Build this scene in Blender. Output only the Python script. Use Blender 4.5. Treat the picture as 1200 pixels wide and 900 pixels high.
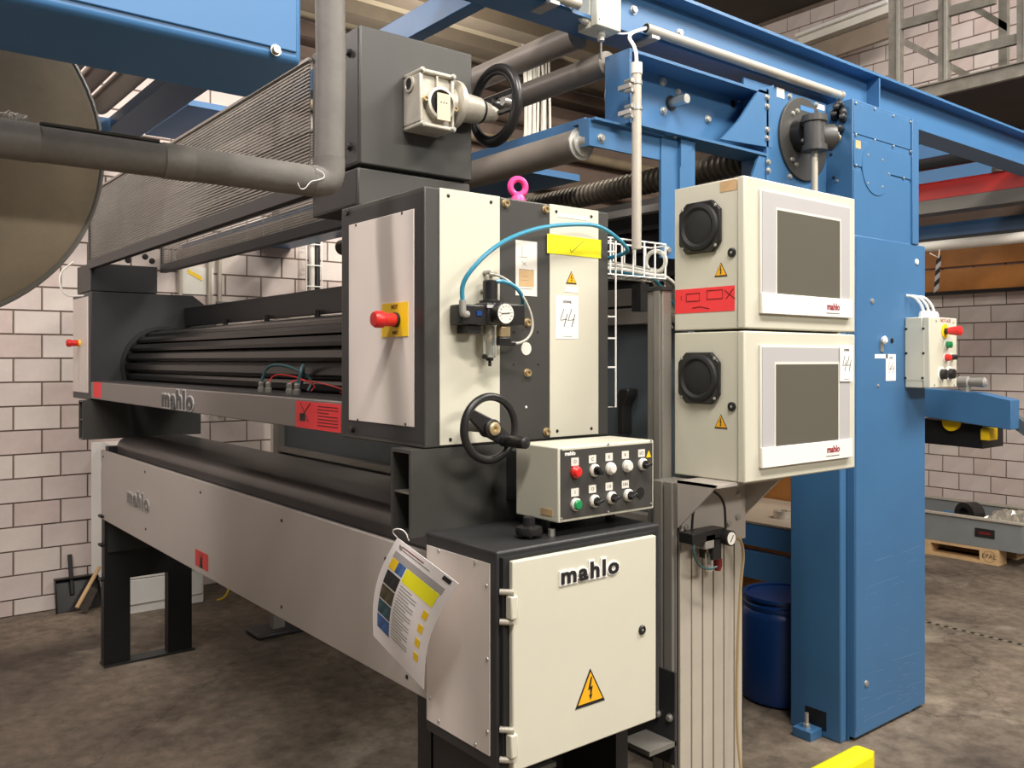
import bpy, math, random
from mathutils import Vector, Matrix
random.seed(7)
for o in list(bpy.data.objects): bpy.data.objects.remove(o)
S = bpy.context.scene
COL = S.collection
# ------------------------------------------------------------------ camera
FPX, HY, CH = 1021.0, 422.0, 1.6
AY = math.atan2(1280, 1021)
FW = Vector((math.cos(AY), math.sin(AY), 0)); RT = Vector((math.sin(AY), -math.cos(AY), 0))
cam = bpy.data.cameras.new('camera'); cam.sensor_width = 36; cam.lens = FPX / 1200 * 36
cam.shift_y = -(450 - HY) / 1200; cam.clip_start = 0.05; cam.clip_end = 60
co = bpy.data.objects.new('camera', cam); COL.objects.link(co)
co.location = (0, 0, CH); co.rotation_euler = (math.pi / 2, 0, AY - math.pi / 2)
S.camera = co
# ------------------------------------------------------------------ world, lamps, exposure
W = bpy.data.worlds.new('hall_light'); S.world = W; W.use_nodes = True
W.node_tree.nodes['Background'].inputs[0].default_value = (1.0, 0.95, 0.88, 1)
W.node_tree.nodes['Background'].inputs[1].default_value = 0.22
def lamp(name, loc, aim, sx, sy, power, col=(1, 0.95, 0.87)):
    l = bpy.data.lights.new(name, 'AREA'); l.shape = 'RECTANGLE'; l.size = sx; l.size_y = sy
    l.energy = power; l.color = col
    o = bpy.data.objects.new(name, l); COL.objects.link(o); o.location = loc
    d = Vector(aim) - Vector(loc); o.rotation_euler = d.to_track_quat('-Z', 'Y').to_euler()
def bulb(name, loc, power, rad=0.12, col=(1, 0.92, 0.82)):
    l = bpy.data.lights.new(name, 'POINT'); l.energy = power; l.shadow_soft_size = rad; l.color = col
    o = bpy.data.objects.new(name, l); COL.objects.link(o); o.location = loc
lamp('ceiling_lamp_left', (0.3, -0.5, 5.0), (1.0, 2.0, 1.2), 2.0, 0.3, 300, (1, 0.93, 0.87))
lamp('ceiling_lamp_right', (4.0, -0.1, 5.1), (3.0, 2.0, 1.2), 2.0, 0.3, 300)
lamp('hall_fill', (2.2, -5.0, 4.9), (0.9, 2.0, 1.6), 3.0, 0.5, 330)  # added fill from out of frame; brings frontal light under the hood
lamp('ceiling_lamp_far_right', (5.9, -0.2, 5.0), (6.8, 2.6, 0.6), 0.4, 1.8, 200)
lamp('side_fill', (-1.5, 2.3, 4.7), (1.1, 2.9, 1.2), 0.3, 2.0, 150, (1, 0.92, 0.88))  # unseen lamp added to brighten the left-facing panels and the trough
bulb('wall_fill', (0.25, 4.7, 3.7), 80, 0.15, (1, 0.9, 0.85))  # off-frame bulb added to light the block wall and the deck
bulb('deck_fill', (3.4, 4.95, 3.45), 75, 0.1)  # added bulb hidden behind the gear tower; lifts the deck and ribs
lamp('ceiling_lamp_mezzanine', (7.0, 3.6, 4.9), (8.1, 3.2, 3.4), 0.3, 1.6, 7, (1, 0.88, 0.9))
S.view_settings.view_transform = 'Standard'; S.view_settings.look = 'None'
S.view_settings.gamma = 1; S.view_settings.use_curve_mapping = False
S.view_settings.exposure = -0.48
# ------------------------------------------------------------------ pixel to place helpers
def ray(u, v): return FW + RT * ((u - 600) / FPX) + Vector((0, 0, (HY - v) / FPX))
O = Vector((0, 0, CH))
def onX(u, v, X): d = ray(u, v); return O + d * (X / d.x)
def onY(u, v, Y): d = ray(u, v); return O + d * (Y / d.y)
def onZ(u, v, Z): d = ray(u, v); return O + d * ((Z - CH) / d.z)
def dep(p): return (Vector(p) - O).dot(FW)
def pix(p):
    q = Vector(p) - O; z = q.dot(FW); return 600 + FPX * q.dot(RT) / z, HY - FPX * q.z / z
class Fr:
    """a local frame on an upright plane: a to the right, b up, n out of the surface"""
    def __init__(s, k, val, p): s.k = k; s.val = val; s.p = Vector(p); s.m = dep(p) / FPX
    def pt(s, a, b, n=0):
        if s.k == 'Y': return Vector((s.p.x + a, s.val - n, s.p.z + b))
        return Vector((s.val - n, s.p.y - a, s.p.z + b))
    def ab(s, u, v):
        if s.k == 'Y': q = onY(u, v, s.val); return (q.x - s.p.x, q.z - s.p.z)
        q = onX(u, v, s.val); return (s.p.y - q.y, q.z - s.p.z)
    @property
    def out(s): return Vector((0, -1, 0)) if s.k == 'Y' else Vector((-1, 0, 0))
def fr(k, val, u, v): return Fr(k, val, onY(u, v, val) if k == 'Y' else onX(u, v, val))
# ------------------------------------------------------------------ materials
def lin(c): return tuple(((x / 255) / 12.92 if x / 255 <= 0.04045 else ((x / 255 + 0.055) / 1.055) ** 2.4) for x in c)
MATS = {}
def mat(name, rgb, rough=0.5, metal=0.0, var=0.12, scale=6.0, bump=0.0, coat=0.0, trans=0.0, emit=0.0, spec=0.5, bscale=60):
    m = bpy.data.materials.new(name); m.use_nodes = True; nt = m.node_tree; b = nt.nodes['Principled BSDF']
    c = lin(rgb)
    tc = nt.nodes.new('ShaderNodeTexCoord')
    if var > 0:
        n = nt.nodes.new('ShaderNodeTexNoise'); n.inputs['Scale'].default_value = scale; n.inputs['Detail'].default_value = 6
        n.inputs['Roughness'].default_value = 0.65
        nt.links.new(tc.outputs['Object'], n.inputs['Vector'])
        r = nt.nodes.new('ShaderNodeValToRGB'); r.color_ramp.elements[0].position = 0.3; r.color_ramp.elements[1].position = 0.72
        r.color_ramp.elements[0].color = (*[x * (1 - var) for x in c], 1); r.color_ramp.elements[1].color = (*[min(1, x * (1 + var * 0.6)) for x in c], 1)
        nt.links.new(n.outputs['Fac'], r.inputs['Fac']); nt.links.new(r.outputs['Color'], b.inputs['Base Color'])
    else: b.inputs['Base Color'].default_value = (*c, 1)
    b.inputs['Roughness'].default_value = rough; b.inputs['Metallic'].default_value = metal
    b.inputs['Coat Weight'].default_value = coat; b.inputs['Transmission Weight'].default_value = trans
    b.inputs['Specular IOR Level'].default_value = spec
    if emit: b.inputs['Emission Color'].default_value = (*c, 1); b.inputs['Emission Strength'].default_value = emit
    if bump:
        n2 = nt.nodes.new('ShaderNodeTexNoise'); n2.inputs['Scale'].default_value = bscale; n2.inputs['Detail'].default_value = 4
        nt.links.new(tc.outputs['Object'], n2.inputs['Vector'])
        bp = nt.nodes.new('ShaderNodeBump'); bp.inputs['Strength'].default_value = bump; bp.inputs['Distance'].default_value = 0.004
        nt.links.new(n2.outputs['Fac'], bp.inputs['Height']); nt.links.new(bp.outputs['Normal'], b.inputs['Normal'])
    MATS[name] = m; return m
mat('cream', (211, 208, 190), 0.45, var=0.04, scale=3, bump=0.03)
mat('pale', (224, 214, 206), 0.4, var=0.05, scale=4, bump=0.03)
mat('panelgrey', (176, 168, 160), 0.38, var=0.05, scale=2)
mat('black', (47, 47, 48), 0.45, var=0.12, scale=9, bump=0.06, bscale=220)
mat('charcoal', (67, 66, 63), 0.42, var=0.1, scale=5, bump=0.05, bscale=220)
mat('greymetal', (112, 109, 103), 0.4, var=0.1, scale=5, bump=0.04, bscale=200)
mat('coverdark', (98, 92, 88), 0.36, var=0.12, scale=3)
mat('beige', (206, 192, 166), 0.5, var=0.05)
mat('beamgrey', (124, 117, 112), 0.38, var=0.06, scale=4)
mat('deepblack', (22, 22, 24), 0.5, var=0.15)
mat('glossblack', (15, 14, 13), 0.25, metal=0.3, var=0.35, scale=3)
mat('rubber', (30, 30, 31), 0.6, var=0.1)
mat('plasticblack', (36, 35, 35), 0.35, var=0.08)
mat('blue', (64, 110, 154), 0.42, var=0.07, scale=3, bump=0.02)
mat('scratch', (104, 142, 178), 0.5, var=0.1)
mat('litblue', (66, 120, 172), 0.45, var=0.05, scale=3)  # blue paint again, brighter copy; the hood's light is in the colour
mat('darkblue', (46, 84, 122), 0.45, var=0.1, scale=3)
mat('drumblue', (22, 62, 124), 0.35, var=0.06)
mat('enclosure', (82, 91, 95), 0.45, var=0.08)
mat('steel', (186, 183, 176), 0.32, metal=0.5, var=0.12, scale=20)
mat('zinc', (196, 194, 186), 0.35, metal=0.7, var=0.1, scale=25)
mat('cast', (196, 190, 176), 0.4, metal=0.35, var=0.14, scale=25, bump=0.1, bscale=150)
mat('brass', (206, 184, 142), 0.32, metal=0.6, var=0.1)
mat('galv', (150, 146, 136), 0.45, metal=0.5, var=0.28, scale=12)
mat('meshwire', (156, 152, 145), 0.4, metal=0.5, var=0.2, scale=3)
mat('alu', (190, 182, 168), 0.38, metal=0.15, var=0.08, scale=9)
mat('alugrey', (140, 136, 128), 0.4, metal=0.2, var=0.08)
mat('foam', (108, 104, 98), 0.75, var=0.2, scale=14, bump=0.25, bscale=60)
mat('foamwrap', (112, 108, 102), 0.6, var=0.16, scale=18, bump=0.15)
mat('tan', (126, 112, 90), 0.6, metal=0.1, var=0.25, scale=7, bump=0.1, bscale=30)
mat('roller', (138, 130, 121), 0.42, metal=0.0, var=0.1, scale=4)
mat('rollerbrown', (104, 88, 78), 0.4, var=0.2)
mat('ridge', (96, 88, 76), 0.4, metal=0.4, var=0.2)
mat('yellow', (248, 206, 20), 0.5, var=0.05)
mat('neon', (246, 240, 20), 0.6, var=0.04)
mat('signyellow', (246, 180, 30), 0.45, var=0.03)
mat('red', (222, 46, 42), 0.35, var=0.05)
mat('neonred', (250, 62, 66), 0.6, var=0.06)
mat('crimson', (205, 36, 30), 0.4, var=0.06)
mat('logored', (150, 40, 50), 0.5, var=0.0)
mat('green', (30, 140, 80), 0.35, var=0.03)
mat('white', (244, 242, 236), 0.5, var=0.02)
mat('offwhite', (226, 222, 212), 0.5, var=0.04)
mat('ink', (24, 24, 26), 0.6, var=0.0)
mat('inkred', (110, 16, 20), 0.6, var=0.0)
mat('greyprint', (120, 118, 112), 0.6, var=0.0)
mat('paper', (242, 236, 234), 0.5, var=0.02)
mat('papergrey', (168, 164, 162), 0.6, var=0.02)
mat('bezelgrey', (186, 184, 184), 0.4, var=0.02)
mat('screen', (98, 95, 85), 0.3, var=0.05, scale=2, spec=0.7)
mat('pink', (250, 70, 150), 0.4, var=0.05, bump=0.1)
mat('bluehose', (62, 146, 176), 0.3, var=0.06)
mat('tealhose', (50, 84, 88), 0.4, var=0.06)
mat('clearhose', (200, 198, 186), 0.35, var=0.05)
mat('tanhose', (168, 146, 108), 0.45, var=0.1)
mat('glass', (226, 228, 220), 0.06, var=0.0, trans=0.85)
mat('wood', (176, 116, 56), 0.5, var=0.3, scale=3)
mat('palletwood', (206, 172, 126), 0.6, var=0.2, scale=10)
mat('tabletop', (150, 136, 120), 0.5, var=0.12)
mat('bristle', (66, 58, 52), 0.8, var=0.3, scale=60)
mat('foil', (205, 200, 186), 0.25, metal=0.6, var=0.2, scale=30)
mat('deck', (206, 194, 168), 0.7, var=0.08, scale=2)
mat('rib', (122, 112, 98), 0.7, var=0.12)
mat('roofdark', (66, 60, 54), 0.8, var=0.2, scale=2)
mat('photoA', (60, 96, 108), 0.5, var=0.9, scale=40)
mat('photoB', (96, 88, 66), 0.5, var=0.9, scale=45)
mat('photoC', (44, 44, 48), 0.5, var=0.9, scale=50)
mat('photoD', (70, 110, 170), 0.5, var=0.6, scale=40)
mat('mortar', (118, 104, 94), 0.9, var=0.2, scale=12, bump=0.2)
mat('block', (214, 201, 194), 0.85, var=0.1, scale=5, bump=0.35, bscale=45)
mat('blockb', (208, 191, 184), 0.85, var=0.12, scale=7, bump=0.35, bscale=45)
mat('blockc', (221, 210, 202), 0.85, var=0.1, scale=4, bump=0.35, bscale=45)
mat('binside', (126, 130, 130), 0.5, var=0.08)
def floor_mat():
    m = bpy.data.materials.new('concrete'); m.use_nodes = True; nt = m.node_tree; b = nt.nodes['Principled BSDF']
    tc = nt.nodes.new('ShaderNodeTexCoord')
    def noise(s, d, r=0.6, dist=0.0):
        n = nt.nodes.new('ShaderNodeTexNoise'); n.inputs['Scale'].default_value = s; n.inputs['Detail'].default_value = d
        n.inputs['Roughness'].default_value = r; n.inputs['Distortion'].default_value = dist
        nt.links.new(tc.outputs['Object'], n.inputs['Vector']); return n
    def ramp(src, a, ca, bb, cb):
        r = nt.nodes.new('ShaderNodeValToRGB'); e = r.color_ramp.elements
        e[0].position = a; e[1].position = bb; e[0].color = (*lin(ca), 1); e[1].color = (*lin(cb), 1)
        nt.links.new(src, r.inputs['Fac']); return r
    def mix(mode, fac, a, c):
        x = nt.nodes.new('ShaderNodeMix'); x.data_type = 'RGBA'; x.blend_type = mode
        if isinstance(fac, float): x.inputs[0].default_value = fac
        else: nt.links.new(fac, x.inputs[0])
        nt.links.new(a, x.inputs[6]); nt.links.new(c, x.inputs[7]); return x.outputs[2]
    base = ramp(noise(0.75, 10, 0.58, 0.2).outputs['Fac'], 0.34, (84, 73, 64), 0.66, (160, 145, 127))
    fine = ramp(noise(14, 8, 0.7).outputs['Fac'], 0.3, (150, 146, 142), 0.66, (255, 255, 255))
    c1 = mix('MULTIPLY', 0.8, base.outputs[0], fine.outputs[0])
    worn = ramp(noise(1.7, 12, 0.66, 0.3).outputs['Fac'], 0.56, (0, 0, 0), 0.68, (255, 255, 255))
    pale = nt.nodes.new('ShaderNodeRGB'); pale.outputs[0].default_value = (*lin(( 182, 170, 152)), 1)
    wf = nt.nodes.new('ShaderNodeMath'); wf.operation = 'MULTIPLY'; wf.inputs[1].default_value = 0.42
    nt.links.new(worn.outputs[0], wf.inputs[0])
    c2 = mix('MIX', wf.outputs[0], c1, pale.outputs[0])
    vo = nt.nodes.new('ShaderNodeTexVoronoi'); vo.feature = 'DISTANCE_TO_EDGE'; vo.inputs['Scale'].default_value = 0.55
    wd = noise(3.0, 8, 0.7); mp = nt.nodes.new('ShaderNodeMix'); mp.data_type = 'RGBA'; mp.blend_type = 'LINEAR_LIGHT'; mp.inputs[0].default_value = 0.22
    nt.links.new(tc.outputs['Object'], mp.inputs[6]); nt.links.new(wd.outputs['Color'], mp.inputs[7]); nt.links.new(mp.outputs[2], vo.inputs['Vector'])
    cr = ramp(vo.outputs['Distance'], 0.001, (120, 110, 100), 0.006, (255, 255, 255))
    c3 = mix('MULTIPLY', 0.45, c2, cr.outputs[0])
    nt.links.new(c3, b.inputs['Base Color']); b.inputs['Roughness'].default_value = 0.72
    bp = nt.nodes.new('ShaderNodeBump'); bp.inputs['Strength'].default_value = 0.35; bp.inputs['Distance'].default_value = 0.006
    nt.links.new(noise(30, 8, 0.7).outputs['Fac'], bp.inputs['Height']); nt.links.new(bp.outputs['Normal'], b.inputs['Normal'])
    MATS['concrete'] = m
floor_mat()
# ------------------------------------------------------------------ object helpers
WORLD = {}
def tag(o, label=None, cat=None, group=None, kind=None):
    if label: o['label'] = label
    if cat: o['category'] = cat
    if group: o['group'] = group
    if kind: o['kind'] = kind
    return o
def thing(name, label, cat, loc, group=None):
    o = bpy.data.objects.new(name, None); o.empty_display_size = 0.05; COL.objects.link(o)
    o.location = loc; WORLD[o] = Vector(loc); return tag(o, label, cat, group)
class MB:
    def __init__(s): s.v = []; s.f = []
    def add(s, vs, fs):
        k = len(s.v); s.v += [Vector(p) for p in vs]; s.f += [tuple(i + k for i in f) for f in fs]; return s
    def box(s, x0, x1, y0, y1, z0, z1):
        x0, x1 = sorted((x0, x1)); y0, y1 = sorted((y0, y1)); z0, z1 = sorted((z0, z1))
        return s.add([(x0, y0, z0), (x1, y0, z0), (x1, y1, z0), (x0, y1, z0), (x0, y0, z1), (x1, y0, z1), (x1, y1, z1), (x0, y1, z1)],
              [(0, 3, 2, 1), (4, 5, 6, 7), (0, 1, 5, 4), (1, 2, 6, 5), (2, 3, 7, 6), (3, 0, 4, 7)])
    def prism(s, pts, vec):
        n = len(pts); vec = Vector(vec); a = [Vector(p) for p in pts]
        nrm = Vector((0, 0, 0))
        for i in range(n): nrm += a[i].cross(a[(i + 1) % n])
        if nrm.dot(vec) > 0: a = a[::-1]
        b = [p + vec for p in a]
        return s.add(a + b, [tuple(range(n)), tuple(range(2 * n - 1, n - 1, -1))] + [(i, i + n, (i + 1) % n + n, (i + 1) % n) for i in range(n)])
    def poly(s, F, ab, n0, n1): return s.prism([F.pt(a, b, n0) for a, b in ab], F.out * (n1 - n0))
    def rect(s, F, a0, a1, b0, b1, n0, n1): return s.poly(F, [(a0, b0), (a1, b0), (a1, b1), (a0, b1)], n0, n1)
    def lathe(s, org, axis, prof, n=20, closed=False):
        axis = Vector(axis).normalized(); t = Vector((0, 0, 1)) if abs(axis.z) < 0.9 else Vector((1, 0, 0))
        e1 = axis.cross(t).normalized(); e2 = axis.cross(e1); org = Vector(org)
        vs = []; fs = []; m = len(prof)
        for r, h in prof:
            for i in range(n):
                a = 2 * math.pi * i / n; vs.append(org + axis * h + (e1 * math.cos(a) + e2 * math.sin(a)) * r)
        for j in range(m - 1 if not closed else m):
            k = (j + 1) % m
            for i in range(n):
                i2 = (i + 1) % n; fs.append((j * n + i, k * n + i, k * n + i2, j * n + i2))
        if not closed:
            fs.append(tuple(range(n))); fs.append(tuple(range(m * n - 1, (m - 1) * n - 1, -1)))
        return s.add(vs, fs)
    def cyl(s, p0, p1, r, r1=None, n=20):
        p0 = Vector(p0); p1 = Vector(p1); L = (p1 - p0).length
        return s.lathe(p0, p1 - p0, [(r, 0), (r if r1 is None else r1, L)], n)
    def tube(s, pts, r, n=8, smooth=0):
        pts = [Vector(p) for p in pts]
        for _ in range(smooth):
            q = [pts[0]]
            for i in range(len(pts) - 1): q += [pts[i] * 0.75 + pts[i + 1] * 0.25, pts[i] * 0.25 + pts[i + 1] * 0.75]
            pts = q + [pts[-1]]
        vs = []; fs = []; e1 = None; N = len(pts)
        for i, p in enumerate(pts):
            t = (pts[min(i + 1, N - 1)] - pts[max(i - 1, 0)]).normalized()
            if e1 is None: e1 = t.orthogonal().normalized()
            else: e1 = (e1 - t * e1.dot(t)).normalized()
            e2 = t.cross(e1)
            for k in range(n):
                a = 2 * math.pi * k / n; vs.append(p + (e1 * math.cos(a) + e2 * math.sin(a)) * r)
        for i in range(N - 1):
            for k in range(n):
                k2 = (k + 1) % n; fs.append((i * n + k, i * n + k2, (i + 1) * n + k2, (i + 1) * n + k))
        fs.append(tuple(range(n))[::-1]); fs.append(tuple(range((N - 1) * n, N * n)))
        return s.add(vs, fs)
    def torus(s, c, axis, R, r, n=36, k=10):
        return s.lathe(c, axis, [(R + r * math.cos(2 * math.pi * j / k), r * math.sin(2 * math.pi * j / k)) for j in range(k)], n, True)
    def build(s, name, m, parent=None, bevel=0.0, smooth=True, kind=None, label=None, cat=None, group=None, seg=2):
        c = Vector((0, 0, 0)); lo = Vector([min(p[i] for p in s.v) for i in range(3)]); hi = Vector([max(p[i] for p in s.v) for i in range(3)])
        c = (lo + hi) / 2
        if parent is None: c.z = lo.z
        me = bpy.data.meshes.new(name); me.from_pydata([p - c for p in s.v], [], s.f); me.validate()
        me.materials.append(MATS[m])
        if smooth:
            me.shade_smooth(); me.set_sharp_from_angle(angle=math.radians(35))
        o = bpy.data.objects.new(name, me); COL.objects.link(o); WORLD[o] = c
        if parent is not None: o.parent = parent; o.location = c - WORLD[parent]
        else: o.location = c
        if bevel:
            b = o.modifiers.new('edge', 'BEVEL'); b.width = bevel; b.segments = seg; b.limit_method = 'ANGLE'
        return tag(o, label, cat, group, kind)
def B(name, m, parent, x0, x1, y0, y1, z0, z1, bevel=0.0, **k): return MB().box(x0, x1, y0, y1, z0, z1).build(name, m, parent, bevel, **k)
CACHE = {}
def put(name, mesh, parent, loc, rot=(0, 0, 0), sc=1.0):
    o = bpy.data.objects.new(name, mesh); COL.objects.link(o); WORLD[o] = Vector(loc)
    o.parent = parent; o.location = Vector(loc) - WORLD[parent]; o.rotation_euler = rot; o.scale = (sc, sc, sc); return o
def mesh_of(key, fn, m):
    if key not in CACHE:
        b = fn(); me = bpy.data.meshes.new(key); me.from_pydata(b.v, [], b.f); me.validate(); me.materials.append(MATS[m])
        me.shade_smooth(); me.set_sharp_from_angle(angle=math.radians(35)); CACHE[key] = me
    return CACHE[key]
def bolt_fn():   # unit bolt along +Z, head radius 1
    b = MB(); b.lathe((0, 0, 0), (0, 0, 1), [(1.35, 0), (1.35, 0.25), (1.0, 0.25), (1.0, 0.9), (0.85, 1.05)], 12); return b
def socket_fn():
    b = MB(); b.lathe((0, 0, 0), (0, 0, 1), [(1.3, 0), (1.3, 0.3), (1.0, 0.3), (1.0, 1.1), (0.62, 1.1), (0.55, 0.5)], 14); return b
def screw_fn():
    b = MB(); b.lathe((0, 0, 0), (0, 0, 1), [(1.0, 0), (0.9, 0.35), (0.4, 0.55)], 10); return b
ROT = {'Y': (math.pi / 2, 0, 0), 'X': (0, -math.pi / 2, 0)}
def bolt(parent, k, val, u, v, r=0.007, m='zinc', kind='bolt', name=None, n=0.0):
    p = onY(u, v, val) if k == 'Y' else onX(u, v, val)
    if k == 'Y': p.y -= n
    else: p.x -= n
    fn = {'bolt': bolt_fn, 'socket': socket_fn, 'screw': screw_fn}[kind]
    return put(name or ('screw' if kind == 'screw' else 'bolt'), mesh_of(kind + m, fn, m), parent, p, ROT[k], r)
def decal(name, m, parent, k, val, u0, v0, u1, v1, n0=0.0, t=0.0015, bevel=0.0, **kw):
    F = fr(k, val, u0, v0); a, b = F.ab(u1, v1)
    return MB().rect(F, 0, a, b, 0, n0, n0 + t).build(name, m, parent, bevel, **kw)
def text(name, body, m, parent, F, size, n0=0.0, ext=0.0006, bold=0.0, space=1.0, flat=1.0, **kw):
    c = bpy.data.curves.new('t', 'FONT'); c.body = body; c.size = 1.0; c.align_x = 'CENTER'; c.align_y = 'CENTER'
    c.extrude = ext / size; c.offset = bold; c.space_character = space; c.resolution_u = 3
    o = bpy.data.objects.new('t', c); COL.objects.link(o)
    bpy.context.view_layer.update()
    me = bpy.data.meshes.new_from_object(o); bpy.data.objects.remove(o); bpy.data.curves.remove(c)
    b = MB(); b.add([F.pt(v.co.x * size * flat, v.co.y * size, n0 + v.co.z * size + ext) for v in me.vertices], [tuple(p.vertices) for p in me.polygons])
    bpy.data.meshes.remove(me)
    return b.build(name, m, parent, smooth=False, **kw)
def strokes(name, m, parent, F, lines, r, n0, **kw):
    b = MB()
    for l in lines: b.tube([F.pt(a, c, n0) for a, c in l], r, 5)
    return b.build(name, m, parent, **kw)
def warning_sign(parent, k, val, u, v, h, n0=0.0):
    F = fr(k, val, u, v); s = h / 2
    t = lambda q: [(-q * 0.98, -q * 0.86), (q * 0.98, -q * 0.86), (0, q * 0.9)]
    a = MB().poly(F, t(s), n0, n0 + 0.001).build('warning_sign', 'ink', parent, label='yellow warning triangle with lightning bolt')
    MB().poly(F, t(s * 0.82), n0, n0 + 0.0016).build('sign_field', 'signyellow', a)
    q = s
    MB().poly(F, [(0.02 * q, 0.5 * q), (0.1 * q, 0.5 * q), (0.0, 0.02 * q), (0.14 * q, 0.05 * q), (0.04 * q, -0.36 * q), (0.12 * q, -0.32 * q), (0.0, -0.6 * q), (-0.1 * q, -0.34 * q), (-0.03 * q, -0.36 * q), (-0.02 * q, -0.08 * q), (-0.16 * q, -0.1 * q)], n0, n0 + 0.0022).build('bolt_symbol', 'ink', a)
    return a
def tag44(parent, k, val, u0, v0, u1, v1, n0=0.0):
    F = fr(k, val, u0, v0); w, h = F.ab(u1, v1); h = -h
    a = MB().rect(F, 0, w, -h, 0, n0, n0 + 0.001).build('number_tag', 'white', parent, label='white lot tag handwritten 44')
    G = Fr(k, val, F.pt(w / 2, -h * 0.145))
    text('tag_lettering', 'DOWE', 'ink', a, G, h * 0.085, n0 + 0.001, 0.0003, bold=0.02)
    def four(cx): return [[(cx, -h * 0.3), (cx - w * 0.16, -h * 0.57), (cx + w * 0.12, -h * 0.54)], [(cx + w * 0.15, -h * 0.42), (cx + w * 0.0, -h * 0.72)]]
    strokes('handwritten_number', 'ink', a, F, four(w * 0.36) + four(w * 0.7), w * 0.014, n0 + 0.0012)
    MB().rect(F, w * 0.3, w * 0.72, -h * 0.945, -h * 0.935, n0 + 0.001, n0 + 0.0014).build('tag_print', 'greyprint', a)
    return a
def struct(o, label=None): o['kind'] = 'structure'; return o
# ================================================================== STRUCTURE
fl = struct(B('floor', 'concrete', None, -4, 8.3, -8, 6.4, -0.12, 0.0))
F0 = onZ(1087, 730, 0); F1 = onZ(1200, 757, 0)
dv = (F1 - F0).normalized(); sd = Vector((-dv.y, dv.x, 0)) * 0.02
MB().prism([F0 - dv * 0.2 - sd, F1 + dv * 1.5 - sd, F1 + dv * 1.5 + sd, F0 - dv * 0.2 + sd], (0, 0, 0.003)).build('joint_strip', 'rib', fl)
stb = MB()
for i in range(40):
    p = F0 + (F1 + dv * 1.5 - F0) * (i / 40); stb.prism([p - sd * 0.5, p + dv * 0.02 - sd * 0.5, p + dv * 0.02 + sd * 0.5, p + sd * 0.5], (0, 0, 0.006))
stb.build('joint_strip_studs', 'deepblack', fl)
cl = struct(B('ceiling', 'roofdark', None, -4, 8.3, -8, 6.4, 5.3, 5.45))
B('deck_panel', 'deck', cl, -3, 8.1, 4.7, 6.2, 4.2, 4.32)
for y in (4.62, 5.14, 5.62):
    B('deck_rib', 'rib', cl, -3, 8.1, y, y + 0.19, 4.1, 4.2)
WY, WX, CZ, CL = 6.2, 8.1, 0.151, 0.268
wl = struct(B('wall_left', 'mortar', None, -1.6, 8.3, WY, WY + 0.2, 0, 5.3))
wb = struct(B('wall_back', 'mortar', None, WX, WX + 0.2, -4, WY, 0, 5.3))
def inwin(p, wins):
    u, v = pix(p); return any(a <= u <= c and b <= v <= d for a, b, c, d in wins)
def blockwork(wall, axis, z_ref, off, pitch, lo, hi, wins):
    full = {}
    rest = MB(); G = 0.0042; D = 0.010
    def mk(L, H): 
        b = MB(); e = 0.0025
        # front face towards the hall, slightly chamfered
        if axis == 'Y':
            b.add([(-L/2, 0, -H/2), (L/2, 0, -H/2), (L/2, 0, H/2), (-L/2, 0, H/2), (-L/2+e, -D, -H/2+e), (L/2-e, -D, -H/2+e), (L/2-e, -D, H/2-e), (-L/2+e, -D, H/2-e)],
                  [(4, 5, 6, 7), (0, 1, 5, 4), (1, 2, 6, 5), (2, 3, 7, 6), (3, 0, 4, 7)])
        else:
            b.add([(0, L/2, -H/2), (0, -L/2, -H/2), (0, -L/2, H/2), (0, L/2, H/2), (-D, L/2-e, -H/2+e), (-D, -L/2+e, -H/2+e), (-D, -L/2+e, H/2-e), (-D, L/2-e, H/2-e)],
                  [(4, 5, 6, 7), (0, 1, 5, 4), (1, 2, 6, 5), (2, 3, 7, 6), (3, 0, 4, 7)])
        return b
    k0 = int(math.floor(-z_ref / CZ)) - 1
    for k in range(k0, k0 + 40):
        z0 = z_ref + k * CZ; z1 = z0 + CZ
        if z1 < 0.03 or z0 > 5.25: continue
        zz0 = max(z0, 0.0); H = z1 - zz0 - 2 * G; zc = (zz0 + z1) / 2
        s = off[k % 2]; i0 = int(math.floor((lo - s) / pitch))
        a = s + i0 * pitch
        while a < hi:
            a0 = max(a, lo); a1 = min(a + pitch, hi); a += pitch
            if a1 - a0 < 0.03: continue
            L = a1 - a0 - 2 * G; c = (a0 + a1) / 2
            pos = Vector((c, WY, zc)) if axis == 'Y' else Vector((WX, c, zc))
            pts = [pos + (Vector((t, 0, 0)) if axis == 'Y' else Vector((0, t, 0))) + Vector((0, 0, w)) for t in (-L/2, L/2) for w in (-H/2, H/2)]
            if any(inwin(p, wins) for p in pts):
                mm = random.choice(['block', 'block', 'blockb', 'blockc']); key = (round(L, 3), round(H, 3), mm)
                if key not in full:
                    b = mk(L, H); me = bpy.data.meshes.new('block'); me.from_pydata(b.v, [], b.f); me.materials.append(MATS[mm]); full[key] = me
                q = pos.copy(); j = random.uniform(-0.003, 0.001)
                if axis == 'Y': q.y -= j * 0
                put('block', full[key], wall, q)
            else:
                b = mk(L, H); rest.add([p + pos for p in b.v], b.f)
    o = rest.build('blockwork', 'block', wall, smooth=False); o['kind'] = 'stuff'
xa = onY(15.5, 378, WY).x; xb = onY(49, 350, WY).x
blockwork(wl, 'Y', 1.611, (xb, xa), CL, -1.5, WX - 0.02, [(-5, 318, 126, 726), (186, 232, 404, 348)])
ya = onX(1124, 370, WX).y; yb = onX(1105, 350, WX).y
blockwork(wb, 'X', 2.084, (yb, ya), 0.274, 1.2, WY, [(1086, 338, 1205, 612), (925, -5, 1205, 150)])
for zz0, zz1 in ((2.225, 2.425), (2.445, 2.63)):
    o = B('wood_board', 'wood', wb, WX - 0.06, WX - 0.012, 1.4, 5.4, zz0, zz1, 0.004)
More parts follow.
